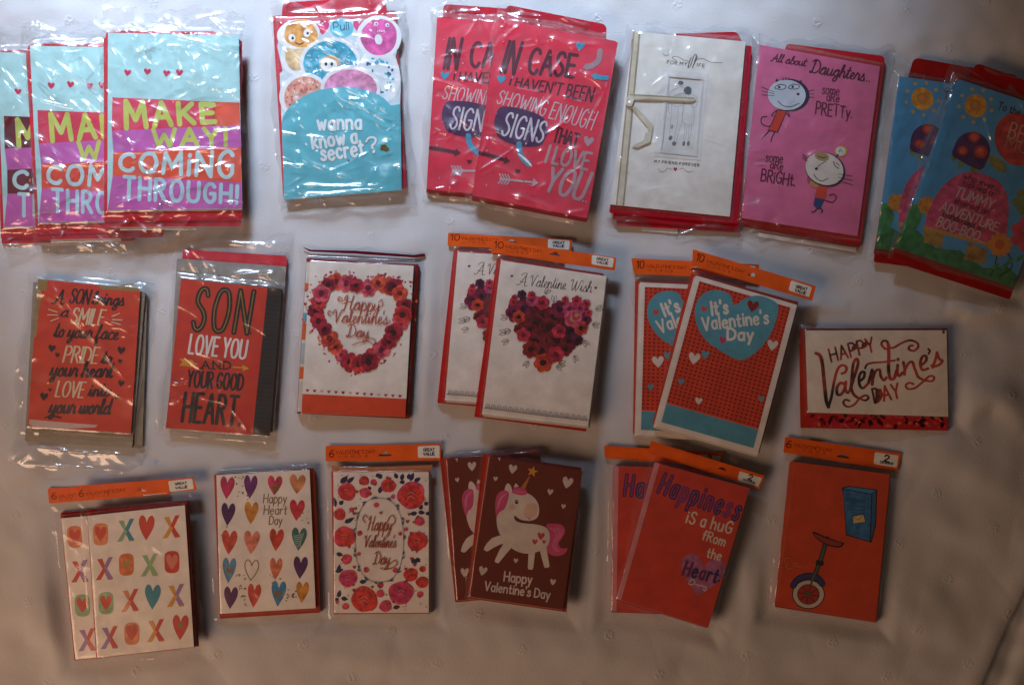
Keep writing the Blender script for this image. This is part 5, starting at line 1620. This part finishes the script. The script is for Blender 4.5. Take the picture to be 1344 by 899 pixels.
def mailbox():
    Q = [(150, 145), (572, 200), (512, 822), (85, 752)]
    p = Pack('sleeved_greeting_cards', "plain orange-red card pack with blue mailbox, alone at lower right", (990, 560, 3.21), Q, h=0.0078, seed=181)
    envelope(p, [(148, 150), (570, 206), (514, 824), (86, 758)], 0.0006, 0.0050, '#a02a18:env', r=4)
    m = card(p, Q, '#d2481f', '#b03a1c', under=1, step=(1, 2), h0=0.0052, sub='#b03a1c')
    b = p.part('mailbox_print', m)
    K = '#1c1a26'
    p.fill(b, [(368, 256), (400, 248), (518, 264), (514, 412), (494, 488), (386, 456), (376, 300)], K)
    p.fill(b, [(374, 260), (402, 252), (512, 267), (494, 282)], '#3f8cc0')
    p.fill(b, [(374, 264), (493, 286), (486, 482), (390, 452), (378, 310)], '#3478b0:mottle')
    p.fill(b, [(497, 284), (513, 270), (509, 410), (491, 480)], '#2a6498')
    p.fill(b, [(384, 296), (470, 306), (466, 322), (384, 312)], '#2c5c94')
    for k in range(2):
        p.stroke(b, [(392, 330 + k * 14), (462, 338 + k * 14)], 4, '#2c5c94', smooth=False)
    p.fill(b, [(412, 374), (462, 366), (470, 402), (416, 410)], K)
    p.fill(b, [(415, 377), (460, 369), (467, 400), (418, 407)], '#d9c48c')
    p.stroke(b, [(415, 377), (440, 392), (460, 370)], 2.4, '#8c7444', smooth=False)
    w = p.part('unicycle_print', m)
    p.stroke(w, [(228, 704), (252, 630), (280, 560), (306, 470)], 20, K, smooth=False)
    p.stroke(w, [(228, 704), (252, 630), (280, 560), (306, 470)], 11, '#56604c', smooth=False)
    p.fill(w, catmull([(246, 440), (262, 470), (310, 500), (360, 508), (378, 490), (350, 480), (300, 462), (246, 440)], 5), K)
    p.fill(w, catmull([(252, 450), (268, 470), (310, 494), (354, 502), (368, 490), (340, 482), (300, 468), (252, 450)], 5), '#a8321f')
    p.fill(w, [(262, 560), (294, 566), (290, 586), (258, 580)], K)
    th = np.linspace(0, 2 * math.pi, 40)
    p.fill(w, ellipse(228, 705, 69, 62, 0, n=40), K)
    p.fill(w, ellipse(228, 705, 65, 58, 0, n=40), '#d2c6ba')
    p.fill(w, ellipse(228, 705, 47, 43, 0, n=36), K)
    p.fill(w, ellipse(228, 705, 44, 40, 0, n=36), '#b03022')
    for k in range(8):
        a = k * math.pi / 4 + .2
        p.stroke(w, [(228, 705), (228 + 42 * math.cos(a), 705 + 38 * math.sin(a))], 3.4, '#3a2a30', smooth=False)
    p.fill(w, ellipse(228, 705, 11, 10), '#56604c')
    p.stroke(w, [(164, 668), (184, 642), (222, 628), (262, 634), (286, 660)], 28, K)
    p.stroke(w, [(164, 668), (184, 642), (222, 628), (262, 634), (286, 660)], 19, '#3a3678')
    p.stroke(w, [(240, 660), (250, 630), (262, 600)], 9, '#56604c', smooth=False)
    for q in ([(150, 552), (132, 554), (128, 566), (140, 572)], [(146, 576), (132, 582), (140, 596), (156, 596)], [(160, 572), (180, 578)], [(164, 582), (200, 592)]):
        p.stroke(w, q, 2.6, '#d98a5c')
    l2 = p.part('pale_line_print', m)
    p.stroke(l2, [(165, 170), (152, 300), (96, 735)], 2, '#d9785c')  # thin paler line drawn down the card's left side
    header(p, [(130, 42), (620, 112), (604, 188), (122, 108)], [(508, 106), (608, 121), (600, 172), (503, 156)], "6", (134, 86, 154, 88, 30), (166, 84, 326, 106, 14),
           (172, 98, 300, 116, 7), [("2", 546, 144, 566, 148, 26, 6.5), ("DESIGNS", 530, 152, 584, 160, 9, 2.6)], (374, 122, 28, 20))
    sleeve(p, [(128, 80), (612, 150), (526, 844), (62, 768)], Q, creases=8, amp=.0006, seed=10,
           fans=[(160, 160, 100, 740, .0014, 1.3), (150, 140, 570, 196, .001, 1.4), (160, 170, 200, 176, .0016, 1.2)])
    return p.finish()


mailbox()
# ================================================================== the white cloth everything lies on
def tablecloth():
    xs = np.concatenate([np.linspace(-1500, -140, 60), np.arange(-120, 1470, 3.0), np.linspace(1490, 2850, 60)])
    ys = np.concatenate([np.linspace(-1300, -140, 50), np.arange(-120, 1025, 3.0), np.linspace(1045, 2200, 50)])
    X, Y = np.meshgrid(xs, ys)
    r = random.Random(77)
    Z = np.zeros_like(X)
    for _ in range(16):
        a = r.uniform(0, math.pi); wl = r.uniform(90, 330)
        Z += np.sin((X * math.cos(a) + Y * math.sin(a)) * 2 * math.pi / wl + r.uniform(0, 6.28) + 0.8 * np.sin((X * math.sin(a) - Y * math.cos(a)) * 2 * math.pi / (wl * 2.3))) * (wl / 330) * 0.0005
    for _ in range(16):
        a = r.uniform(0, math.pi); wl = r.uniform(40, 100)
        Z += np.sin((X * math.cos(a) + Y * math.sin(a)) * 2 * math.pi / wl + r.uniform(0, 6.28) + 1.5 * np.sin((X * math.sin(a) - Y * math.cos(a)) * 2 * math.pi / (wl * 3))) * 0.00010

    def fold(pts, w, A, asym=1.0):
        """soft fold following a line of points (photo pixels)"""
        P = catmull(pts, 8)
        best = np.full(X.shape, 1e9); sgn = np.zeros_like(X); al = np.zeros_like(X)
        n = len(P) - 1
        for i in range(n):
            a, b = P[i], P[i + 1]
            d = b - a; L2 = (d ** 2).sum() + 1e-9
            t = np.clip(((X - a[0]) * d[0] + (Y - a[1]) * d[1]) / L2, 0, 1)
            dx, dy = X - a[0] - t * d[0], Y - a[1] - t * d[1]
            q = np.hypot(dx, dy)
            s = d[0] * dy - d[1] * dx
            u = q < best
            best[u] = q[u]; sgn[u] = np.sign(s[u]); al[u] = (i + t[u]) / n
        ww = np.where(sgn > 0, w, w * asym)
        return A * np.exp(-(best / ww) ** 2) * np.sin(np.clip(al, 0.02, 0.98) * math.pi) ** 0.6
    F = np.zeros_like(X)
    for pts, w, A, s in FOLDS:
        F += fold(pts, w, A * 1.35, s)
    # flat where packs lie
    dist = np.full(X.shape, 1e9)
    for q in PACK_QUADS:
        q = np.array(q)
        ctr = q.mean(0)
        d = np.full(X.shape, -1e9)
        for i in range(4):
            a, b = q[i], q[(i + 1) % 4]
            e = (b - a) / np.hypot(*(b - a))
            d = np.maximum(d, (X - a[0]) * e[1] - (Y - a[1]) * e[0])
        dist = np.minimum(dist, d)
    m = np.clip((dist + 4) / 55, 0, 1); m = m * m * (3 - 2 * m)
    m2 = np.clip(dist / 26, 0, 1); m2 = m2 * m2 * (3 - 2 * m2)
    Z = (Z - 0.0004) * (0.25 + 0.75 * m) + F * m2
    Z = np.where(m < 1, np.minimum(Z, 0.0002 + m * 0.02), Z)
    # hem at the lower right: the cloth steps down over the fold below it
    dl = ((X - 1344) * 121 + (Y - 778) * 57) / math.hypot(121, 57)          # right of the first edge > 0
    dl2 = ((X - 1344) * 76 + (Y - 823) * 28) / math.hypot(76, 28)
    st = np.clip((dl + 2) / 6, 0, 1)
    edge = np.exp(-((dl + 12) / 16) ** 2) * 0.0035
    gather = 0.0012 * np.sin(Y * 2 * math.pi / 34 + X * .02) * np.clip(dl / 10, 0, 1) * np.clip(1 - dl / 60, 0, 1)
    vis = np.clip((Y - 640) / 120, 0, 1)
    Z = Z + (edge - st * 0.0028 + gather + np.exp(-((dl2) / 8) ** 2) * -0.0016 + np.exp(-((dl2 - 16) / 14) ** 2) * 0.003) * vis
    Z = Z - 0.0006
    me = bpy.data.meshes.new('tablecloth')
    V = np.stack([(X - 672) * S, -(Y - 449.5) * S, Z], -1).reshape(-1, 3)
    nx, ny = len(xs), len(ys)
    I = np.arange(nx * ny).reshape(ny, nx)
    Q = np.stack([I[:-1, :-1], I[1:, :-1], I[1:, 1:], I[:-1, 1:]], -1).reshape(-1, 4)
    me.vertices.add(len(V)); me.vertices.foreach_set('co', V.ravel().astype(np.float32))
    me.loops.add(Q.size); me.loops.foreach_set('vertex_index', Q.ravel().astype(np.int32))
    me.polygons.add(len(Q)); me.polygons.foreach_set('loop_start', np.arange(0, Q.size, 4, dtype=np.int32))
    me.polygons.foreach_set('use_smooth', np.ones(len(Q), bool))
    me.update(calc_edges=True)
    me.materials.append(cloth_material())
    o = bpy.data.objects.new('tablecloth', me)
    COL.objects.link(o)
    o['kind'] = 'structure'
    o['label'] = 'white bedsheet-like cloth with soft folds and tiny embroidered dots'
    o['category'] = 'cloth'


def cloth_material():
    m = bpy.data.materials.new('white_embroidered_cloth')
    m.use_nodes = True
    nt = m.node_tree
    b = nt.nodes['Principled BSDF']
    N = nt.nodes.new; L = nt.links.new
    tc = N('ShaderNodeTexCoord')
    nz = N('ShaderNodeTexNoise'); nz.inputs['Scale'].default_value = 14; nz.inputs['Detail'].default_value = 6
    L(tc.outputs['Object'], nz.inputs['Vector'])
    rp = N('ShaderNodeValToRGB')
    rp.color_ramp.elements[0].position = .3; rp.color_ramp.elements[1].position = .7
    rp.color_ramp.elements[0].color = (.52, .515, .525, 1); rp.color_ramp.elements[1].color = (.60, .595, .605, 1)
    L(nz.outputs['Fac'], rp.inputs['Fac']); L(rp.outputs['Color'], b.inputs['Base Color'])
    b.inputs['Roughness'].default_value = .85
    b.inputs['Specular IOR Level'].default_value = .15
    b.inputs['Sheen Weight'].default_value = .12
    # embroidered spots on a lattice
    mp = N('ShaderNodeMapping'); mp.inputs['Rotation'].default_value = (0, 0, .62)
    L(tc.outputs['Object'], mp.inputs['Vector'])
    vo = N('ShaderNodeTexVoronoi'); vo.voronoi_dimensions = '2D'; vo.inputs['Scale'].default_value = 15.5; vo.inputs['Randomness'].default_value = .14
    L(mp.outputs[0], vo.inputs['Vector'])
    mr = N('ShaderNodeMapRange'); mr.inputs['From Min'].default_value = .10; mr.inputs['From Max'].default_value = .055
    mr.inputs['To Min'].default_value = 0; mr.inputs['To Max'].default_value = 1; mr.clamp = True
    L(vo.outputs['Distance'], mr.inputs['Value'])
    v2 = N('ShaderNodeTexVoronoi'); v2.inputs['Scale'].default_value = 330; v2.voronoi_dimensions = '2D'
    L(mp.outputs[0], v2.inputs['Vector'])
    mu = N('ShaderNodeMath'); mu.operation = 'MULTIPLY'
    L(mr.outputs[0], mu.inputs[0]); L(v2.outputs['Distance'], mu.inputs[1])
    b1 = N('ShaderNodeBump'); b1.inputs['Strength'].default_value = .6; b1.inputs['Distance'].default_value = .0009
    L(mu.outputs[0], b1.inputs['Height'])
    # weave
    n2 = N('ShaderNodeTexNoise'); n2.inputs['Scale'].default_value = 420; n2.inputs['Detail'].default_value = 3
    L(tc.outputs['Object'], n2.inputs['Vector'])
    b2 = N('ShaderNodeBump'); b2.inputs['Strength'].default_value = .35; b2.inputs['Distance'].default_value = .0006
    L(n2.outputs['Fac'], b2.inputs['Height']); L(b1.outputs[0], b2.inputs['Normal'])
    L(b2.outputs[0], b.inputs['Normal'])
    return m


FOLDS = [
    ([(-30, 830), (40, 800), (90, 850), (120, 930)], 28, .0050, 1.6),
    ([(300, 905), (350, 870), (420, 850), (520, 870)], 26, .0045, 1.8),
    ([(130, 900), (220, 870), (300, 835), (330, 810)], 24, .0030, 1.6),
    ([(520, 860), (640, 840), (760, 850), (900, 880)], 34, .0035, 1.6),
    ([(900, 905), (980, 860), (1100, 850), (1190, 880)], 30, .0035, 1.6),
    ([(1250, 560), (1300, 520), (1350, 560)], 18, .0060, 1.5),
    ([(1240, 400), (1290, 412), (1344, 395)], 14, .0055, 1.5),
    ([(1180, 590), (1260, 610), (1350, 660)], 26, .0040, 1.6),
    ([(1190, 650), (1260, 690), (1330, 700)], 26, .0035, 1.6),
    ([(1200, 800), (1260, 815), (1320, 770)], 24, .0030, 1.5),
    ([(20, 330), (110, 335), (215, 310)], 16, .0018, 1.6),
    ([(430, 850), (560, 880), (690, 870)], 22, .0022, 1.6),
    ([(860, 860), (930, 830), (1000, 800)], 20, .0022, 1.6),
    ([(1060, 850), (1180, 820), (1290, 840)], 24, .0024, 1.6),
    ([(20, 700), (50, 760), (40, 850)], 22, .0022, 1.6),
    ([(575, 300), (565, 200), (560, 60)], 12, .0008, 1.6),
    ([(0, 640), (50, 600), (60, 540)], 18, .0035, 1.6),
    ([(1030, 420), (1060, 400), (1120, 408)], 12, .0030, 1.5),
    ([(0, 20), (60, 10), (130, 22)], 14, .0008, 1.5),
    ([(1170, 70), (1230, 40), (1330, 60)], 20, .0016, 1.5),
    ([(330, 60), (345, 160), (335, 260)], 12, .0010, 1.6),
    ([(540, 300), (560, 420), (556, 560)], 12, .0020, 1.6),
    ([(780, 590), (786, 700), (780, 830)], 12, .0025, 1.6),
    ([(960, 720), (985, 770), (980, 860)], 16, .0030, 1.6),
    ([(200, 600), (180, 620), (40, 650)], 14, .0030, 1.6),
]
tablecloth()
